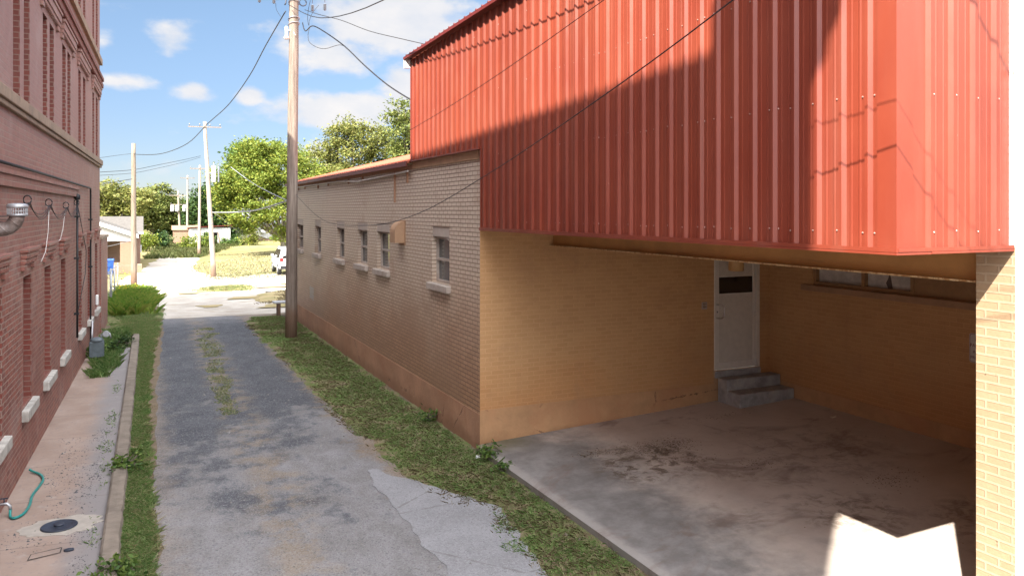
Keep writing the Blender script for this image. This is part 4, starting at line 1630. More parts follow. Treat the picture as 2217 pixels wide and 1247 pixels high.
# two telephone cables running past the camera, their shadow falls on the cladding
wire('thick dark cable sagging low before the tan wall and rising along the red cladding', [P1 + Vector((.1, -.2, 4.1)), Vector((3.78, 18.5, 3.42)), Vector((3.75, 14.3, 3.38)), Vector((3.72, 11.4, 3.60)), Vector((3.70, 8.77, 4.06)), Vector((3.6, 6.4, 4.52)), Vector((3.53, 4.18, 5.03)), Vector((3.40, 1, 5.88)), Vector((3.2, -4, 7.4)), Vector((3, -9, 9))], .0056)
wire('straight thin cable rising across the sunlit part of the red cladding', [P1 + Vector((.1, -.2, 4.75)), Vector((3.68, 16.6, 4.66)), Vector((3.6, 11.2, 4.86)), Vector((3.47, 5.65, 5.40)), Vector((3.3, 0, 6.2)), Vector((3.1, -9, 7.6))], .0038)
wire('wire tail hooked at the eaves corner of the tan wall', wpx([(648, 425), (655, 440), (661, 448), (658, 460), (651, 466)], 26.5, 26.3), 0.0072)

# ================================================================== FAR BUILDINGS
M_SHINGLE = plain('grey_brown_shingles', (.115, .105, .095), .9, .25, 5, .4)
M_SIDING = plain('white_siding', (.50, .50, .49), .6, .1, 3, .05)
M_HBRICK = brick('orange_house_brick', (.27, .155, .095), (.23, .13, .08), (.27, .21, .16), bump=.3)
M_HBRICKD = brick('brown_house_brick', (.24, .13, .09), (.2, .11, .08), (.3, .24, .2), bump=.3)
M_TRIM = plain('white_trim', (.75, .75, .74), .5, .05, 3, 0)
hs = empty('brick_house', (-4, 74, zg(74)))
tag(hs, 'low brick house with grey shingle roof and white gable porch behind the weeds pole', 'house')
m = MB()
m.wall(lambda u, w, d: (u, d, w), -6, 3.75, -.3, 2.85, [(-5.5, -3.5, .9, 2.2)], .1)
m.face([(3.75, 0, -.3), (3.75, 9, -.3), (3.75, 9, 2.85), (3.75, 0, 2.85)])
m.face([(-6, 9, -.3), (3.75, 9, -.3), (3.75, 9, 2.85), (-6, 9, 2.85)])
m.build('wall', [M_HBRICKD], hs)
m = MB()
for sgn, y0 in ((1, -.5), (-1, 9.5)):
    y1 = 4.5
    m.hexa([(-6.5, y0, 2.75), (4.0, y0, 2.75), (4.0, y1, 4.02), (-6.5, y1, 4.02), (-6.5, y0, 2.87), (4.0, y0, 2.87), (4.0, y1, 4.14), (-6.5, y1, 4.14)])
m.build('roof', M_SHINGLE, hs)
m = MB()
m.face([(3.8, 0, 2.85), (3.8, 9, 2.85), (3.8, 4.5, 4.0)])
m.box(-6.5, 4.0, -.52, -.5, 2.7, 2.86)
m.build('fascia', M_TRIM, hs)
# porch
m = MB()
gx0, gx1, gy = -3.4, 3.3, -5
gxm = (gx0 + gx1) / 2
gpk = 4.05
m.hexa([(gxm, gy - .3, gpk), (gx1 + .35, gy - .3, 2.72), (gx1 + .35, .5, 2.72), (gxm, 3.6, gpk), (gxm, gy - .3, gpk + .12), (gx1 + .35, gy - .3, 2.84), (gx1 + .35, .5, 2.84), (gxm, 3.6, gpk + .12)])
m.hexa([(gx0 - .35, gy - .3, 2.72), (gxm, gy - .3, gpk), (gxm, 3.6, gpk), (gx0 - .35, .5, 2.72), (gx0 - .35, gy - .3, 2.84), (gxm, gy - .3, gpk + .12), (gxm, 3.6, gpk + .12), (gx0 - .35, .5, 2.84)])
m.build('porch_roof', M_SHINGLE, hs)
m = MB()
m.face([(gx0, gy, 2.45), (gx1, gy, 2.45), (gx1, gy, 2.72), (gxm, gy, gpk), (gx0, gy, 2.72)])
m.build('gable', M_SIDING, hs)
m = MB()
m.hexa([(gxm, gy - .34, gpk - .2), (gx1 + .35, gy - .34, 2.5), (gx1 + .35, gy - .28, 2.5), (gxm, gy - .28, gpk - .2), (gxm, gy - .34, gpk + .1), (gx1 + .35, gy - .34, 2.8), (gx1 + .35, gy - .28, 2.8), (gxm, gy - .28, gpk + .1)])
m.hexa([(gx0 - .35, gy - .34, 2.5), (gxm, gy - .34, gpk - .2), (gxm, gy - .28, gpk - .2), (gx0 - .35, gy - .28, 2.5), (gx0 - .35, gy - .34, 2.8), (gxm, gy - .34, gpk + .1), (gxm, gy - .28, gpk + .1), (gx0 - .35, gy - .28, 2.8)])
m.box(gx0, gx1, gy - .02, gy + .2, 2.3, 2.45)
m.build('barge_board', M_TRIM, hs)
m = MB()
m.box(2.35, 3.1, gy + .05, gy + .6, 0, 2.3)
m.build('porch_pillar', M_HBRICK, hs)
m = MB()
m.box(gx0, gx0 + .7, gy + .05, gy + .6, 0, 2.3)
m.build('porch_pillar', M_HBRICK, hs)
m = MB()
m.box(gx0 + .71, 2.345, gy + .1, gy + .3, 0, .62)
m.build('porch_parapet', M_HBRICK, hs)
m = MB()
m.box(gx0, 2.3, -.4, -.1, 0, 2.3)
m.build('porch_wall', M_HBRICK, hs)
m = MB()
m.box(3.76, 3.86, 1.4, 1.8, 1.1, 1.7)
m.build('meter_box', M_TANK, hs)
m = MB()
m.box(-9, 3.9, -11.0, -10.7, -.1, .62)
m.box(3.6, 3.9, -10.7, -9.2, -.1, .62)
o = m.build('garden_wall', M_HBRICK)
o.location = (-4, 74, zg(66))
tag(o, 'low tan brick garden wall in front of the brick house', 'wall')

# white house behind the yellow green tree
wh = empty('white_house', (16, 128, -1.0))
tag(wh, 'white sided bungalow with a grey roof half hidden behind the big yellow green tree', 'house')
m = MB()
m.wall(lambda u, w, d: (u, d, w), -5.5, 8, .35, 2.65, [(-2.9, -1.5, 1.0, 2.3), (.3, 1.2, 1.2, 2.2), (3, 4.4, 1.0, 2.3)], .12)
m.face([(-5.5, 0, .35), (-5.5, 8, .35), (-5.5, 8, 2.65), (-5.5, 0, 2.65)])
m.face([(8, 0, .35), (8, 8, .35), (8, 8, 2.65), (8, 0, 2.65)])
m.face([(-5.5, 0, 2.65), (-5.5, 8, 2.65), (-5.5, 4, 4.8)])
m.build('wall', M_SIDING, wh)
m = MB()
m.box(-5.4, 7.9, .05, 7.9, -.3, .35)
m.build('foundation', M_HBRICKD, wh)
m = MB()
m.hexa([(-5.9, -.5, 2.5), (8.4, -.5, 2.5), (8.4, 4, 4.85), (-5.9, 4, 4.85), (-5.9, -.5, 2.62), (8.4, -.5, 2.62), (8.4, 4, 4.97), (-5.9, 4, 4.97)])
m.hexa([(-5.9, 8.5, 2.5), (8.4, 8.5, 2.5), (8.4, 4, 4.85), (-5.9, 4, 4.85), (-5.9, 8.5, 2.62), (8.4, 8.5, 2.62), (8.4, 4, 4.97), (-5.9, 4, 4.97)])
m.build('roof', plain('pale_grey_roof', (.36, .37, .39), .85, .2, 3, .2), wh)
for a, b, c, d in ((-2.9, -1.5, 1.0, 2.3), (.3, 1.2, 1.2, 2.2), (3, 4.4, 1.0, 2.3)):
    m = MB()
    m.box(a, b, .1, .14, c, d)
    w = m.build('window', M_GLASS, wh)
    m = MB()
    for q in ((a, a + .08, c, d), (b - .08, b, c, d), (a + .08, b - .08, c, c + .08), (a + .08, b - .08, d - .08, d), (a + .08, b - .08, (c + d) / 2 - .03, (c + d) / 2 + .03)):
        m.box(q[0], q[1], -.03, .098, q[2], q[3])
    m.build('frame', M_TRIM, w)
m = MB()
m.box(.4, 1.1, -.45, .09, 1.2, 1.65)
m.build('window_cooler', M_TANK, wh)

# open white shed
sh = empty('garden_shed', (8.0, 113, -1.0))
tag(sh, 'small whitewashed shed with an open dark bay behind the transformer pole', 'shed')
m = MB()
m.wall(lambda u, w, d: (u, d, w), -2.4, 2.6, -.2, 2.35, [(-.75, 1.0, -.1, 1.75)], .15)
m.face([(-2.4, 0, -.2), (-2.4, 4, -.2), (-2.4, 4, 2.2), (-2.4, 0, 2.35)])
m.face([(2.6, 0, -.2), (2.6, 4, -.2), (2.6, 4, 2.2), (2.6, 0, 2.35)])
m.face([(-2.4, 4, -.2), (2.6, 4, -.2), (2.6, 4, 2.2), (-2.4, 4, 2.2)])
m.build('wall', M_SIDING, sh)
m = MB()
m.hexa([(-2.6, -.3, 2.38), (2.8, -.3, 2.62), (2.8, 4.3, 2.42), (-2.6, 4.3, 2.2), (-2.6, -.3, 2.46), (2.8, -.3, 2.70), (2.8, 4.3, 2.5), (-2.6, 4.3, 2.28)])
m.build('roof', M_REDDK, sh)
m = MB()
m.box(-.7, -.2, 1.2, 2.2, -.2, 1.1)
m.box(.1, .9, 1.6, 2.4, -.2, .8)
m.box(-.7, .95, 3.7, 3.9, -.2, 2.1)
m.build('stored_junk', M_HBRICKD, sh)
m = MB()
m.hexa([(1.25, -.06, -.2), (1.45, -.06, -.2), (1.45, -.02, -.2), (1.25, -.02, -.2), (.95, -.06, 1.9), (1.05, -.06, 1.9), (1.05, -.02, 1.9), (.95, -.02, 1.9)])
m.build('door_brace', M_HBRICKD, sh)
m = MB()
m.box(-1.5, 1.5, 0, 3, 0, 2.0)
m.hexa([(-1.7, -.2, 2.0), (1.7, -.2, 2.0), (1.7, 3.2, 2.0), (-1.7, 3.2, 2.0), (-1.7, 1.2, 2.6), (1.7, 1.2, 2.6), (1.7, 1.8, 2.6), (-1.7, 1.8, 2.6)], 0)
m.box(-.4, .4, -.05, .02, 0, 1.7)
o = m.build('garden_shed', M_HBRICK)
o.location = (5.2, 117, -1.0)
tag(o, 'tiny rust coloured hut just left of the whitewashed shed', 'shed')


# ================================================================== SUV
M_CARW = plain('white_car_paint', (.72, .73, .74), .25, .03, 2, 0)
M_CARB = plain('black_car_plastic', (.02, .02, .022), .5, .1, 9, 0)
M_TYRE = plain('tyre_rubber', (.025, .025, .026), .8, .2, 12, .2)
M_LAMPR = plain('red_tail_lamp', (.35, .02, .02), .2, .1, 9, 0)
sp = Vector((8.95, 53.2, zg(53.2) + .02))
cr = empty('parked_car', sp, R(-1.5))
tag(cr, 'white sport utility vehicle parked on the gravel drive, half hidden by the near pole', 'car')


def loft(m, secs, mi=0):
    """secs: list of (y, [(x, z)...]) half outlines mirrored in x"""
    rings = []
    for y, half in secs:
        ring = [(x, y, z) for x, z in half] + [(-x, y, z) for x, z in reversed(half)]
        rings.append(ring)
    n = len(rings[0])
    b = len(m.v)
    for r in rings:
        m.v += [m._p(p) for p in r]
    for i in range(len(rings) - 1):
        for k in range(n):
            k2 = (k + 1) % n
            m.f.append((b + i * n + k, b + i * n + k2, b + (i + 1) * n + k2, b + (i + 1) * n + k))
            m.m.append(mi)
            m.s.append(True)
    m.f.append(tuple(b + k for k in reversed(range(n))))
    m.f.append(tuple(b + (len(rings) - 1) * n + k for k in range(n)))
    m.m += [mi, mi]
    m.s += [False, False]


def half(w, zb, zs, wr, zt):
    return [(w * .8, zb), (w * .97, zb + .06), (w, zb + .3), (w, zs - .12), (w * .965, zs), (wr, zt - .06), (wr * .9, zt), (wr * .4, zt + .015)]


m = MB()
loft(m, [(0, half(.88, .5, 1.05, .66, 1.55)), (.06, half(.92, .42, 1.08, .70, 1.72)), (.5, half(.94, .36, 1.1, .72, 1.78)), (1.6, half(.95, .34, 1.1, .73, 1.80)), (2.6, half(.95, .34, 1.08, .72, 1.76)),
         (3.05, half(.95, .34, 1.07, .72, 1.5)), (3.45, half(.95, .34, 1.06, .74, 1.12)), (4.4, half(.92, .38, .98, .76, 1.04)), (4.7, half(.84, .45, .85, .7, .92))])
bd = m.build('body', M_CARW, cr)
m = MB()
for sx in (-1, 1):
    m.face([(sx * .952, .55, 1.12), (sx * .952, 3.25, 1.12), (sx * .77, 2.75, 1.66), (sx * .77, .6, 1.68)])
m.face([(-.75, -.012, 1.12), (.75, -.012, 1.12), (.63, .02, 1.6), (-.63, .02, 1.6)])
m.face([(-.8, 3.49, 1.12), (.8, 3.49, 1.12), (.68, 2.9, 1.62), (-.68, 2.9, 1.62)])
m.build('window', M_GLASSD, cr, fix=False)
for x in (-.84, .84):
    for y in (.95, 3.75):
        m = MB()
        m.lathe([(.20, -.12), (.34, -.12), (.37, -.08), (.37, .08), (.34, .12), (.20, .12)], (x, y, .37), 20, axis=(1, 0, 0))
        w = m.build('wheel', M_TYRE, cr)
        m = MB()
        m.lathe([(.22, .0), (.21, .03), (.05, .05)], (x + .1 * (1 if x > 0 else -1), y, .37), 14, axis=(1 if x > 0 else -1, 0, 0))
        m.build('rim', M_GALV, w)
for x in (-1, 1):
    m = MB()
    m.box(x * .70, x * .915, -.03, .1, .92, 1.14)
    m.build('tail_light', M_LAMPR, cr, bevel=.02)
    m = MB()
    m.box(x * .96, x * 1.12, 3.0, 3.12, 1.1, 1.28)
    m.build('wing_mirror', M_CARW, cr, bevel=.03)
m = MB()
m.box(-.88, .88, -.08, .06, .42, .64)
m.box(-.26, .26, -.03, .0, .82, .95)
m.build('bumper', M_CARB, cr, bevel=.03)
m = MB()
m.box(-.72, -.68, .5, 2.6, 1.80, 1.85)
m.box(.68, .72, .5, 2.6, 1.80, 1.85)
m.build('roof_rail', M_GALV, cr)


def bin_(label, loc, mat, s=1.0):
    b = empty('wheelie_bin', loc)
    tag(b, label, 'bin')
    m = MB()
    m.hexa([(-.24 * s, -.25 * s, .06), (.24 * s, -.25 * s, .06), (.24 * s, .25 * s, .06), (-.24 * s, .25 * s, .06), (-.31 * s, -.36 * s, .98 * s), (.31 * s, -.36 * s, .98 * s), (.31 * s, .36 * s, .98 * s), (-.31 * s, .36 * s, .98 * s)])
    m.box(-.13 * s, .13 * s, -.345 * s, -.33 * s, .55 * s, .80 * s)
    m.build('bin_body', mat, b, bevel=.02)
    m = MB()
    m.hexa([(-.34 * s, -.4 * s, .985 * s), (.34 * s, -.4 * s, .985 * s), (.34 * s, .38 * s, .985 * s), (-.34 * s, .38 * s, .985 * s), (-.3 * s, -.34 * s, 1.06 * s), (.3 * s, -.34 * s, 1.06 * s), (.3 * s, .38 * s, 1.10 * s), (-.3 * s, .38 * s, 1.10 * s)])
    m.build('lid', mat, b, bevel=.015)
    for x in (-.28, .28):
        m = MB()
        m.lathe([(.10 * s, -.03), (.12 * s, 0), (.10 * s, .03)], (x * s, .3 * s, .12 * s), 14, axis=(1, 0, 0))
        m.build('wheel', M_TYRE, b)
    return b


bl = at(236, 572, 55)
bin_('blue wheelie bin standing above the chain link fence', (bl.x, bl.y, zg(bl.y) + .0), plain('blue_bin_plastic', (.02, .075, .30), .45, .1, 5, .05))
bl = gnd(304, 541)
bin_('small dark green bin beside the brick house lawn', (bl.x, bl.y, zg(bl.y)), plain('green_bin_plastic', (.015, .05, .035), .45, .1, 5, .05), .95)

# bench behind the pole
bn = empty('park_bench', (4.32, 28.9, zg(28.9)))
tag(bn, 'low weathered bench partly hidden behind the near utility pole', 'bench')
m = MB()
m.box(-.18, .9, -.2, .02, .46, .52)
m.box(-.18, .9, .04, .24, .46, .52)
m.build('seat', M_TANK, bn, bevel=.01)
for x in (-.05, .7):
    m = MB()
    m.box(x, x + .1, -.16, .2, 0, .458)
    m.build('leg', M_POLE, bn, bevel=.01)

# chain link fence
fn = empty('chain_link_fence', (-1.35, 31, 0))
tag(fn, 'galvanised chain link fence running on from the old brick building past the weeds', 'fence')
t = NT('chain_link_wire')
uvp = t.xyz(t.tc.outputs['UV'])
a = t.math('ABSOLUTE', t.math('SUBTRACT', t.math('FRACT', t.math('MULTIPLY', t.math('ADD', uvp[0], uvp[1]), 14)), .5))
b = t.math('ABSOLUTE', t.math('SUBTRACT', t.math('FRACT', t.math('MULTIPLY', t.math('SUBTRACT', uvp[0], uvp[1]), 14)), .5))
msk = t.math('LESS_THAN', t.math('MINIMUM', a, b), .07)
t.done((.40, .42, .44), .45, None, .5, .4)
t.put(t.bsdf.inputs['Alpha'], msk)
M_LINK = t.mat
fy = [(-1.38, 30.5), (-1.33, 33.6), (-1.22, 36.9), (-1.18, 40), (-1.13, 43)]
m = MB()
for (xa, ya), (xb, yb) in zip(fy, fy[1:]):
    za, zb = zg(ya), zg(yb)
    m.face([(xa + 1.35, ya - 31, za + .03), (xb + 1.35, yb - 31, zb + .03), (xb + 1.35, yb - 31, zb + 1.38), (xa + 1.35, ya - 31, za + 1.38)])
m.build('wire_mesh', M_LINK, fn)
m = MB()
m.tube([(x + 1.35, y - 31, zg(y) + 1.40) for x, y in fy], .024, 8)
m.build('top_rail', M_GALV, fn)
for i, (x, y) in enumerate(fy):
    m = MB()
    r = .032 if i != 2 else .05
    m.tube([(x + 1.35, y - 31, zg(y) - .1), (x + 1.35, y - 31, zg(y) + 1.45)], r, 10)
    m.lathe([(r, 0), (r * .8, .03), (.01, .045)], (x + 1.35, y - 31, zg(y) + 1.45), 10)
    m.build('post', M_GALV, fn)


# ================================================================== VEGETATION
def leaf_mat(name, cols, trans=.35, rough=.55):
    t = NT(name)
    g = t.new('ShaderNodeNewGeometry')
    r = t.new('ShaderNodeValToRGB')
    t.l.new(g.outputs['Random Per Island'], r.inputs[0])
    el = r.color_ramp.elements
    while len(el) < len(cols):
        el.new(.5)
    for i, c in enumerate(cols):
        el[i].position = i / (len(cols) - 1)
        el[i].color = (*c, 1)
    t.done(r.outputs[0], rough, None, .25)
    tr = t.new('ShaderNodeBsdfTranslucent')
    t.l.new(r.outputs[0], tr.inputs['Color'])
    mx = t.new('ShaderNodeMixShader')
    mx.inputs[0].default_value = trans
    t.l.new(t.bsdf.outputs[0], mx.inputs[1])
    t.l.new(tr.outputs[0], mx.inputs[2])
    t.l.new(mx.outputs[0], t.n['Material Output'].inputs['Surface'])
    return t.mat


def np_mesh(name, verts, nper, mat, parent=None):
    """verts (N, nper, 3): one polygon per row"""
    N = len(verts)
    me = bpy.data.meshes.new(name)
    me.vertices.add(N * nper)
    me.vertices.foreach_set('co', verts.reshape(-1).astype(np.float32))
    me.loops.add(N * nper)
    me.loops.foreach_set('vertex_index', np.arange(N * nper, dtype=np.int32))
    me.polygons.add(N)
    me.polygons.foreach_set('loop_start', np.arange(0, N * nper, nper, dtype=np.int32))
    me.polygons.foreach_set('loop_total', np.full(N, nper, dtype=np.int32))
    me.materials.append(mat)
    me.update(calc_edges=True)
    o = bpy.data.objects.new(name, me)
    col.objects.link(o)
    if parent:
        o.parent = parent
    return o


def unit(n):
    v = rng.normal(size=(n, 3))
    return v / np.linalg.norm(v, axis=1, keepdims=True)


def leaves(c, size, flat=.5):
    n = len(c)
    nr = unit(n)
    nr[:, 2] = np.abs(nr[:, 2]) + flat
    nr /= np.linalg.norm(nr, axis=1, keepdims=True)
    a = unit(n)
    u = np.cross(nr, a)
    u /= np.linalg.norm(u, axis=1, keepdims=True)
    v = np.cross(nr, u)
    s = (size * rng.uniform(.6, 1.3, n))[:, None]
    return np.stack([c + u * s, c + v * s * .55, c - u * s, c - v * s * .55], axis=1)


def clump_points(lobes, ncl, nleaf, spread):
    """leaf clumps through the lobes' volume; lobes = [(x, y, z, rx, ry, rz)]"""
    L = np.array(lobes)
    w = (L[:, 3] * L[:, 4] * L[:, 5]) ** (2 / 3)
    idx = rng.choice(len(L), ncl, p=w / w.sum())
    d = unit(ncl) * (rng.uniform(.25, 1.0, ncl) ** (.45))[:, None]
    cc = L[idx, :3] + d * L[idx, 3:]
    cc += rng.normal(size=cc.shape) * spread * .5
    k = rng.integers(0, ncl, nleaf)
    sp = spread * rng.uniform(.5, 1.4, ncl)
    return cc, cc[k] + rng.normal(size=(nleaf, 3)) * sp[k][:, None] * np.array([1, 1, .62])


def tree(name, label, loc, lobes, nleaf, ls, mat, trunk_r, bark, ncl=None, spread=.5, cat='tree', group=None, limbs=7, trunk_top=None, fork=None, white=False):
    t = empty(name, loc)
    tag(t, label, cat, group)
    ncl = ncl or max(12, nleaf // 70)
    cc, pts = clump_points(lobes, ncl, nleaf, spread)
    np_mesh('crown', leaves(pts, ls), 4, mat, t)
    m = MB()
    top = Vector(trunk_top) if trunk_top else Vector((lobes[0][0] * .3, lobes[0][1] * .3, lobes[0][2] * .7))
    pth = [Vector((0, 0, -.2)), Vector((top.x * .1, top.y * .1, top.z * .25)), top * .6 + Vector((.1, 0, 0)), top]
    m.tube(smooth_path(pth, 4), [trunk_r * (1.25 - .7 * k / 12) for k in range(13)], 10)
    for s in (fork or []):
        q = [Vector(p) for p in s]
        sm = smooth_path(q, 4)
        m.tube(sm, [trunk_r * (.75 - .45 * k / (len(sm) - 1)) for k in range(len(sm))], 8)
    order = rng.choice(ncl, min(limbs * 3, ncl), replace=False)
    for j in order:
        e = Vector(cc[j])
        st = top * float(rng.uniform(.55, 1.0))
        mid = st.lerp(e, .5) + Vector((0, 0, -.08 * (e - st).length))
        sm = smooth_path([st, mid, e], 3)
        r0 = trunk_r * .38
        m.tube(sm, [r0 * (1 - .85 * k / (len(sm) - 1)) + .008 for k in range(len(sm))], 5, cap=False)
    m.build('trunk', bark, t)
    return t


M_BARK = plain('grey_bark', (.20, .165, .13), .95, .4, 6, .6)
M_BARKP = plain('pale_mottled_bark', (.36, .32, .26), .9, .5, 3, .4, dirt=(.20, .16, .12))
L_YEL = leaf_mat('yellow_green_leaves', [(.105, .16, .028), (.155, .205, .034), (.20, .24, .04), (.27, .275, .045)], .4)
L_OLV = leaf_mat('olive_green_leaves', [(.095, .13, .035), (.13, .165, .042), (.165, .19, .05), (.215, .21, .06)], .35)
L_GRN = leaf_mat('green_leaves', [(0.036, 0.078, 0.019), (0.065, 0.124, 0.026), (0.111, 0.176, 0.036), (0.156, 0.215, 0.046)], .35)
L_DRK = leaf_mat('dark_evergreen_leaves', [(.018, .042, .014), (.03, .065, .018), (.055, .098, .024), (.075, .12, .03)], .25)
L_AUT = leaf_mat('pale_olive_leaves', [(.135, .16, .045), (.17, .19, .05), (.21, .215, .06), (.26, .235, .075)], .35)


def lobe(px, py, rpx, rpz, depth, base, ry=None):
    """a crown lobe seen at px, py with half-widths in pixels, at a given depth"""
    c = at(px, py, depth) - base
    return (c.x, c.y, c.z, rpx / FPX * depth, (ry if ry else rpx / FPX * depth), rpz / FPX * depth)


# the big yellow green tree
b = gnd(612, 551)
D = SY * b.x + CY * b.y
lb_ = [lobe(*q, D + dd, b) for q, dd in (((548, 400, 60, 58), 0), ((595, 372, 62, 62), 1), ((650, 395, 55, 62), 0), ((560, 330, 42, 32), 1.5), ((516, 350, 20, 14), 2), ((500, 405, 34, 40), -1), ((612, 450, 52, 32), -2),
                                           ((540, 465, 48, 30), -2), ((492, 440, 26, 24), -1), ((680, 425, 40, 44), 0), ((610, 500, 16, 20), -2), ((530, 497, 18, 16), -2.5), ((640, 340, 26, 26), 0))]
f1 = [tuple(at(614, 540, D) - b), tuple(at(607, 500, D) - b), tuple(at(594, 465, D) - b), tuple(at(580, 440, D) - b)]
f2 = [tuple(at(613, 540, D) - b), tuple(at(613, 500, D) - b), tuple(at(616, 460, D) - b), tuple(at(620, 400, D) - b)]
tree('shade_tree', 'big yellow green shade tree with a forked pale trunk behind the near pole', b, lb_, 42000, .155, L_YEL, .34, M_BARKP, ncl=300, spread=.46, fork=[f1, f2], trunk_top=tuple(at(613, 505, D) - b))
# darker tree right behind it
b = gnd(545, 524)
D = SY * b.x + CY * b.y
tree('shade_tree', 'darker green tree whose crown rises behind the yellow green tree, left side', b, [lobe(*q, D, b) for q in ((540, 340, 34, 36), (518, 375, 30, 30), (560, 380, 40, 50), (505, 350, 14, 16))], 7000, .28, L_GRN, .3, M_BARK, ncl=110, spread=.7)
# trees over the brick roof
for (bx, dep, lobes_, lab, n, mt) in (
        (770, 96, ((765, 350, 70, 55), (735, 300, 34, 32), (790, 310, 46, 44), (830, 330, 46, 46), (700, 375, 40, 34), (745, 275, 20, 20), (815, 280, 22, 20), (690, 330, 22, 14), (770, 400, 90, 40)), 'wide olive tree with several lobes rising over the red lower roof', 17000, L_AUT),
        (900, 88, ((885, 290, 42, 60), (875, 245, 26, 30), (905, 330, 50, 50), (862, 330, 26, 30), (880, 375, 40, 34)), 'tall loose olive tree against the edge of the red cladding', 9000, L_OLV),
        (690, 110, ((690, 395, 44, 40), (660, 385, 40, 40), (720, 400, 50, 40), (665, 340, 26, 26)), 'rounded green tree between the near pole and the red lower roof', 8000, L_YEL)):
    ax, ay = ray(bx)
    b = Vector((ax * dep, ay * dep, -1.0))
    tree('shade_tree', lab, b, [lobe(*q, dep, b) for q in lobes_], int(n * 1.5), .175, mt, .3, M_BARK, spread=.5, ncl=n // 85)
# far left trees
for (bx, dep, lobes_, lab, n, mt, nm) in (
        (255, 112, ((250, 440, 60, 38), (228, 420, 30, 30), (282, 435, 42, 34), (215, 455, 40, 30), (240, 470, 60, 24)), 'broad pale olive tree behind the brick house, left of the weeds pole', 9000, L_AUT, 'shade_tree'),
        (330, 122, ((330, 440, 46, 40), (300, 432, 34, 34), (352, 455, 36, 34), (345, 425, 22, 22), (330, 475, 50, 24)), 'broad olive tree behind the brick house, right of the weeds pole', 9000, L_OLV, 'shade_tree'),
        (178, 118, ((180, 440, 50, 40), (165, 470, 60, 24)), 'olive tree half hidden behind the corner of the old brick building', 4000, L_OLV, 'shade_tree'),
        (410, 128, ((405, 475, 44, 40), (380, 470, 34, 36), (430, 460, 40, 34), (415, 500, 46, 24)), 'leafy green tree behind the distant transformer pole', 9000, L_GRN, 'shade_tree'),
        (455, 118, ((450, 440, 36, 34), (480, 445, 36, 40), (440, 480, 40, 34), (485, 490, 40, 30), (470, 415, 20, 22)), 'dark feathery evergreen behind the bleached poles', 11000, L_DRK, 'cedar_tree'),
        (520, 130, ((515, 440, 34, 40), (500, 480, 34, 34), (540, 490, 30, 30)), 'dark evergreen between the shed and the white house', 7000, L_DRK, 'cedar_tree'),
        (620, 142, ((625, 470, 40, 36), (590, 480, 34, 30), (660, 470, 30, 40)), 'dark green tree far behind the white bungalow', 5000, L_GRN, 'shade_tree')):
    ax, ay = ray(bx)
    b = Vector((ax * dep, ay * dep, -1.0))
    tree(nm, lab, b, [lobe(*q, dep, b) for q in lobes_], int(n * 1.3), .23, mt, .3, M_BARK, spread=.62, ncl=n // 80)


def bush(name, label, px, py, wpx_, hpx, n, ls, mat, seed_spread=.3, cat='shrub', group=None):
    b = gnd(px, py)
    D = SY * b.x + CY * b.y
    w, h = wpx_ / FPX * D, hpx / FPX * D
    lobes = [(0, 0, h * .5, w * .42, w * .42, h * .45), (-w * .25, 0, h * .35, w * .28, w * .3, h * .35), (w * .25, 0, h * .38, w * .28, w * .3, h * .35), (w * .05, -w * .2, h * .3, w * .3, w * .25, h * .3)]
    return tree(name, label, b, lobes, n, ls, mat, .03 + .02 * h, M_BARK, spread=seed_spread, cat=cat, group=group, limbs=4, ncl=max(14, n // 50), trunk_top=(0, 0, h * .4))


bush('shrub', 'rounded dark green shrub right of the weeds pole by the lawn', 335, 520, 62, 62, 3500, .17, L_GRN, .4)
bush('shrub', 'tall leafy green thicket behind the small shrubs, centre left', 372, 512, 70, 58, 4500, .2, L_GRN, .45)
bush('sapling', 'small yellow green sapling with a pale trunk beside the weeds pole', 318, 545, 44, 42, 1800, .13, L_YEL, .3, 'tree')
bush('shrub', 'dark drooping shrub at the edge of the house lawn', 350, 540, 30, 38, 1500, .13, L_DRK, .3)
bush('shrub', 'bright yellow green bush at the gravel edge before the white shed', 418, 540, 52, 30, 2600, .12, L_YEL, .26)
bush('shrub', 'dark weeds growing at the open bay of the white shed', 448, 533, 22, 34, 1100, .12, L_GRN, .25)
bush('shrub', 'soft pale green plume shrub before the white bungalow', 545, 531, 34, 34, 1800, .11, L_AUT, .25)
bush('shrub', 'low green weeds along the foot of the white bungalow', 505, 531, 50, 18, 1600, .12, L_GRN, .25)
bush('shrub', 'scrubby green weeds right of the white shed', 490, 532, 26, 16, 900, .12, L_GRN, .2)
for (px, py, lab, w, h, n, mt) in ((205, 772, 'leafy green weed at the foot of the old brick wall by the gas meter', 60, 34, 800, L_GRN), (245, 764, 'leafy dark weed on the sidewalk between gas meter and kerb', 30, 30, 380, L_DRK), (268, 752, 'small dark weed right against the kerb beside the gas meter', 22, 32, 300, L_DRK),
                                   (275, 1018, 'bushy green weed in the grass strip beside the kerb', 56, 48, 520, L_GRN), (262, 1246, 'broad leaved weed in the grass strip at the bottom edge', 64, 36, 460, L_GRN),
                                   (928, 912, 'small bright broad leaved plant at the foot of the tan wall', 30, 26, 170, L_GRN), (1090, 1022, 'small leafy plant against the edge of the carport slab', 34, 26, 170, L_GRN), (1062, 995, 'leafy green weed at the corner of the carport slab', 40, 30, 240, L_GRN)):
    bush('weed_plant', lab, px, py, w, h, n, .035 if py > 800 else .045, mt, .07, 'plant')


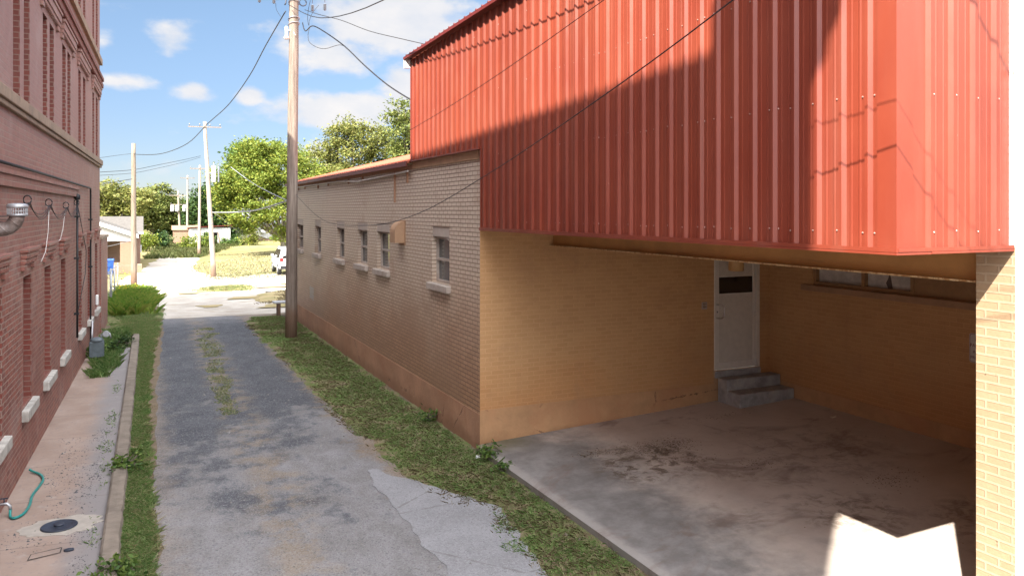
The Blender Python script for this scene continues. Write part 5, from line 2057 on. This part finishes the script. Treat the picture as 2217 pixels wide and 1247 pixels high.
# ------------------------------------------------------------------ grass blades
def blades(name, label, pos, hgt, width, mat, lean=.5, kind='stuff'):
    n = len(pos)
    az = rng.uniform(0, 2 * np.pi, n)
    dirn = np.stack([np.cos(az), np.sin(az), np.zeros(n)], 1)
    side = np.stack([-np.sin(az), np.cos(az), np.zeros(n)], 1)
    h = hgt * rng.uniform(.45, 1.25, n)
    w = (width * rng.uniform(.6, 1.2, n))[:, None]
    ln = (h * lean * rng.uniform(.1, 1.4, n))[:, None]
    up = np.zeros((n, 3))
    up[:, 2] = 1
    hh = h[:, None]
    mid = pos + up * hh * .62 + dirn * ln * .35
    tip = pos + up * hh + dirn * ln
    V = np.stack([pos - side * w, pos + side * w, mid + side * w * .7, tip, mid - side * w * .7], 1)
    o = np_mesh(name, V, 5, mat)
    tag(o, label, 'grass', kind=kind)
    return o


def scatter(rows, dens, clump=2.2, thr=.0, seed=0.0, seedy=1.0):
    """points between x_left(y) and x_right(y), thinned by noise"""
    ys = [r[0] for r in rows]
    A = sum((b[0] - a[0]) * ((a[2] - a[1]) + (b[2] - b[1])) / 2 for a, b in zip(rows, rows[1:]))
    n = int(A * dens)
    y = rng.uniform(ys[0], ys[-1], n)
    xl = np.interp(y, ys, [r[1] for r in rows])
    xr = np.interp(y, ys, [r[2] for r in rows])
    f = rng.uniform(0, 1, n)
    x = xl + (xr - xl) * f
    keep = np.zeros(n, bool)
    for i in range(n):
        e = min(f[i], 1 - f[i]) * 3.4
        v = fbm(float(x[i]), float(y[i]), clump, seed) + .25 * noise_v(float(x[i]) * 9, float(y[i]) * 9)
        keep[i] = v * .9 + min(e, 1) * .75 - .5 > thr + rng.uniform(-.25, .25)
    x, y = x[keep], y[keep]
    z = np.array([zg(v) for v in y])
    return np.stack([x, y, z], 1)


G_GRN = leaf_mat('grass_green', [(.12, .235, .07), (.19, .33, .095), (.26, .39, .125), (.36, .40, .18)], .42)
G_MIX = leaf_mat('grass_dry_mix', [(.17, .26, .085), (.26, .33, .125), (.40, .38, .19), (.52, .46, .27)], .42)
G_TALL = leaf_mat('tall_weed_grass', [(.17, .33, .055), (.27, .44, .07), (.38, .50, .09), (.50, .50, .14)], .45)
G_ROUGH = leaf_mat('rough_grass_green', [(.06, .085, .025), (.09, .115, .03), (.12, .135, .045), (.16, .15, .06)], .3)
G_LAWN = leaf_mat('dry_lawn_mix', [(.14, .15, .075), (.185, .18, .10), (.225, .20, .13), (.26, .225, .155)], .15)
G_DRY = leaf_mat('dry_straw', [(0.160, 0.120, 0.060), (0.216, 0.168, 0.088), (0.272, 0.216, 0.128), (0.320, 0.264, 0.168)], .2)

STRIPL = [(3, -.40, .16), (7, -.36, .20), (9, -.32, .19), (12, -.29, .12), (16, -.24, .12), (21, -.18, .20), (25, -.5, .40), (29, -1.0, .60), (33.5, -1.15, .8)]
p = scatter(STRIPL, 2500, 2.6, -.2, 1.0)
p[:, 2] += .0
blades('kerb_grass', 'tufted green grass strip growing along the kerb', p, .045, .0034, G_GRN, 1.7)
p = scatter(STRIPL, 2100, 2.0, -.2, 4.0)
blades('kerb_grass_dry', 'dry straw blades mixed into the kerb grass strip', p, .045, .0030, G_MIX, 1.9)
STRIPR = [(3, 3.45, 4.8), (7, 3.55, 4.8), (9, 3.5, 4.8), (10.3, 3.25, 4.8), (12, 3.15, 4.85), (15, 3.0, 4.85), (19, 3.05, 4.85), (23, 2.95, 4.85), (26, 2.9, 4.85), (29, 3.2, 4.6)]
p = scatter(STRIPR, 2100, 1.5, .02, 11.0)
p = p[p[:, 0] < 4.56]
blades('verge_grass', 'patchy green grass verge along the foot of the tan brick wall', p, .034, .0036, G_GRN, 2.0)
p = scatter(STRIPR, 900, 1.3, -.2, 21.0)
p = p[p[:, 0] < 4.56]
blades('verge_straw', 'short dry straw lying in the grass verge by the tan wall', p, .04, .0035, G_DRY, 2.2)
p = scatter([(15.0, 1.2, 1.6), (18, 1.15, 1.75), (22, 1.25, 1.95), (26.5, 1.3, 2.1)], 1500, 2.2, .16, 31.0)
blades('track_grass', 'thin grass growing between the wheel tracks of the alley', p, .035, .0034, G_MIX, 1.8)
p = scatter([(31.6, -1.15, .45), (34, -1.2, .55), (37, -1.2, .55), (41, -1.1, .3), (43, -1.0, -.2)], 620, 1.5, -.12, 41.0)
blades('tall_weeds', 'tall bright green weeds filling the corner by the chain link fence', p, .40, .009, G_TALL, 1.0)
p = scatter([(19.5, -1.15, -.55), (22, -1.1, -.45), (24, -1.1, -.35), (27, -1.1, -.25)], 1100, 1.6, -.1, 51.0)
blades('sidewalk_grass', 'green grass growing over the far end of the sidewalk', p, .16, .007, G_GRN, .9)
# sidewalk tufts beside the kerb
p = scatter([(9, -.58, -.42), (11, -.62, -.40), (14, -.62, -.40), (19, -.62, -.38)], 900, 2.0, .28, 61.0)
blades('gutter_grass', 'small grass tufts in the gutter beside the kerb', p, .04, .0028, G_GRN, 1.4)
# far lawns
lawn = [(55, -12, -1.8), (62, -12, -1.2), (70, -12, -.5)]
p = scatter(lawn, 26, .3, -.4, 71.0)
blades('house_lawn_grass', 'dry lawn grass before the brick house', p, .12, .03, G_DRY, 1.4)
p = scatter([(51, 3.6, 12), (58, 3.0, 22), (66, 3.2, 26), (76, 3.6, 30), (90, 5, 34)], 22, .25, -.5, 81.0)
blades('lawn_grass', 'dry green lawn below the yellow green tree', p, .08, .03, G_LAWN, 1.4)
p = scatter([(84, 0, 5), (100, 1, 9), (120, 2, 14)], 30, .25, -.5, 91.0)
blades('rough_grass', 'taller rough green grass in front of the far trees', p, .40, .04, G_ROUGH, .8)
p = scatter([(33.5, 4.0, 9), (36, 4.2, 9), (40.5, 5.5, 10)], 160, .7, -.05, 95.0)
blades('dry_verge_grass', 'dry grass on the low bank beside the gravel crossing', p, .09, .014, G_DRY, 1.6)
p = scatter([(41.3, 1.9, 4.9), (43, 2.2, 5.6), (45.2, 3.0, 5.2)], 220, .7, -.1, 97.0)
blades('pole_foot_grass', 'dry grass tuft round the foot of the transformer pole', p, .12, .012, G_MIX, 1.4)

# yellow flowers among the weeds
t_ = leaf_mat('yellow_flowers', [(.5, .36, .02), (.6, .45, .03)], .3)
n = 150
c = np.stack([rng.normal(-.75, .3, n), rng.normal(40.6, .9, n), rng.normal(.22, .28, n)], 1)
tag(np_mesh('yellow_flowers', leaves(c, .045), 4, t_), 'yellow flower heads above the tall weeds by the fence', 'flowers', kind='stuff')


# ------------------------------------------------------------------ litter
def stones(name, label, pos, size, mat):
    n = len(pos)
    V = []
    base = np.array([[1, 0, 0], [0, 1, 0], [-1, 0, 0], [0, -1, 0], [0, 0, .7]], float)
    s = (size * rng.lognormal(0, .45, n))[:, None, None]
    a = rng.uniform(0, 6.28, n)
    rot = np.zeros((n, 3, 3))
    rot[:, 0, 0] = np.cos(a)
    rot[:, 0, 1] = -np.sin(a)
    rot[:, 1, 0] = np.sin(a)
    rot[:, 1, 1] = np.cos(a)
    rot[:, 2, 2] = 1
    sh = np.einsum('kj,nij->nki', base, rot) * s * rng.uniform(.6, 1.3, (n, 5, 1)) + pos[:, None, :]
    tri = []
    for i, j in ((0, 1), (1, 2), (2, 3), (3, 0)):
        tri.append(np.stack([sh[:, i], sh[:, j], sh[:, 4]], 1))
    return tag(np_mesh(name, np.concatenate(tri), 3, mat), label, 'gravel', kind='stuff')


p = np.concatenate([scatter([(9.6, -1.5, -.6), (11.5, -1.35, -.55), (14.5, -1.3, -.5)], 380, 1.1, .08, 101.0), scatter([(6, -.8, -.45), (12, -.8, -.45), (15, -.75, -.4)], 700, 1.6, .08, 103.0)])
p[:, 2] += .012
stones('loose_gravel', 'dark loose gravel scattered over the pinkish sidewalk', p, .0065, plain('dark_gravel', (.09, .09, .095), .85, .4, 40, 0))
p = scatter([(4, .2, 3.6), (10, .25, 3.3), (18, .3, 3.2), (26, .6, 3.4)], 22, .8, -.1, 111.0)
p[:, 2] += .006
stones('road_stones', 'pale small stones lying loose on the alley', p, .011, plain('pale_gravel', (.22, .21, .20), .85, .4, 40, 0))
p = scatter([(3, 3.5, 4.5), (8, 3.5, 4.5), (14, 3.2, 4.5)], 70, 1.2, .0, 113.0)
stones('verge_stones', 'small stones among the grass of the verge', p, .014, plain('tan_gravel', (.24, .2, .16), .85, .4, 40, 0))
# dead leaves and dirt swept together on the slab
c = []
for px, py, sx, sy, n in ((1420, 965, .30, .14, 700), (1470, 955, .16, .08, 260), (1280, 970, .2, .05, 170), (1510, 990, .2, .08, 120), (1640, 1005, .22, .07, 110), (1930, 1045, .28, .09, 200), (1340, 968, .2, .05, 90), (1700, 960, 1.4, 1.0, 110), (1760, 880, .9, .25, 90), (1580, 905, .5, .04, 90)):
    ax, ay = ray(px)
    d = (CAMH - .25) * FPX / (py - HYP)
    for _ in range(n):
        x = ax * d + rng.normal() * sx * .75
        y = ay * d + rng.normal() * sy * 1.5
        if XW < x < XE and y < YN - .05:
            c.append((x, y, sz(x) + .004))
c = np.array(c)
tag(np_mesh('dead_leaves', leaves(c, .012, 3.0), 4, leaf_mat('dead_leaf', [(.05, .03, .014), (.09, .055, .025), (.15, .095, .045), (.22, .15, .08)], .1)), 'dead leaves and dirt swept into patches on the carport slab', 'leaves', kind='stuff')
m = MB()
for px, py, a in ((1275 + 20, 893 + 15, .6), (1808, 904, .1)):
    ax, ay = ray(px)
    d = (CAMH - .3) * FPX / (py - HYP)
    x, y = ax * d, ay * d
    m.hexa([(x, y, sz(x) + .003), (x + .11, y + .02, sz(x) + .012), (x + .10, y + .10, sz(x) + .012), (x - .01, y + .07, sz(x) + .003),
            (x, y, sz(x) + .006), (x + .11, y + .02, sz(x) + .03), (x + .10, y + .10, sz(x) + .018), (x - .01, y + .07, sz(x) + .007)])
    break
q = gnd(1808, 904)
ax, ay = ray(1808)
d = (CAMH - .37) * FPX / (904 - HYP)
m = MB()
x, y = ax * d, ay * d
m.hexa([(x - .06, y, sz(x) + .002), (x + .05, y + .02, sz(x) + .002), (x + .06, y + .07, sz(x) + .002), (x - .05, y + .06, sz(x) + .002),
        (x - .05, y, sz(x) + .016), (x + .04, y + .02, sz(x) + .03), (x + .05, y + .06, sz(x) + .012), (x - .04, y + .05, sz(x) + .02)])
tag(m.build('crumpled_paper', M_DOORP), 'crumpled pale scrap of paper lying on the carport slab by the side wall', 'litter')
q = gnd(1035, 992)
m = MB()
m.hexa([(q.x - .04, q.y - .02, .01), (q.x + .03, q.y - .01, .01), (q.x + .04, q.y + .03, .01), (q.x - .03, q.y + .03, .01), (q.x - .03, q.y - .01, .035), (q.x + .03, q.y, .05), (q.x + .03, q.y + .02, .03), (q.x - .02, q.y + .02, .045)])
tag(m.build('paper_scrap', M_WHITE), 'small white scrap of litter in the grass at the slab corner', 'litter')
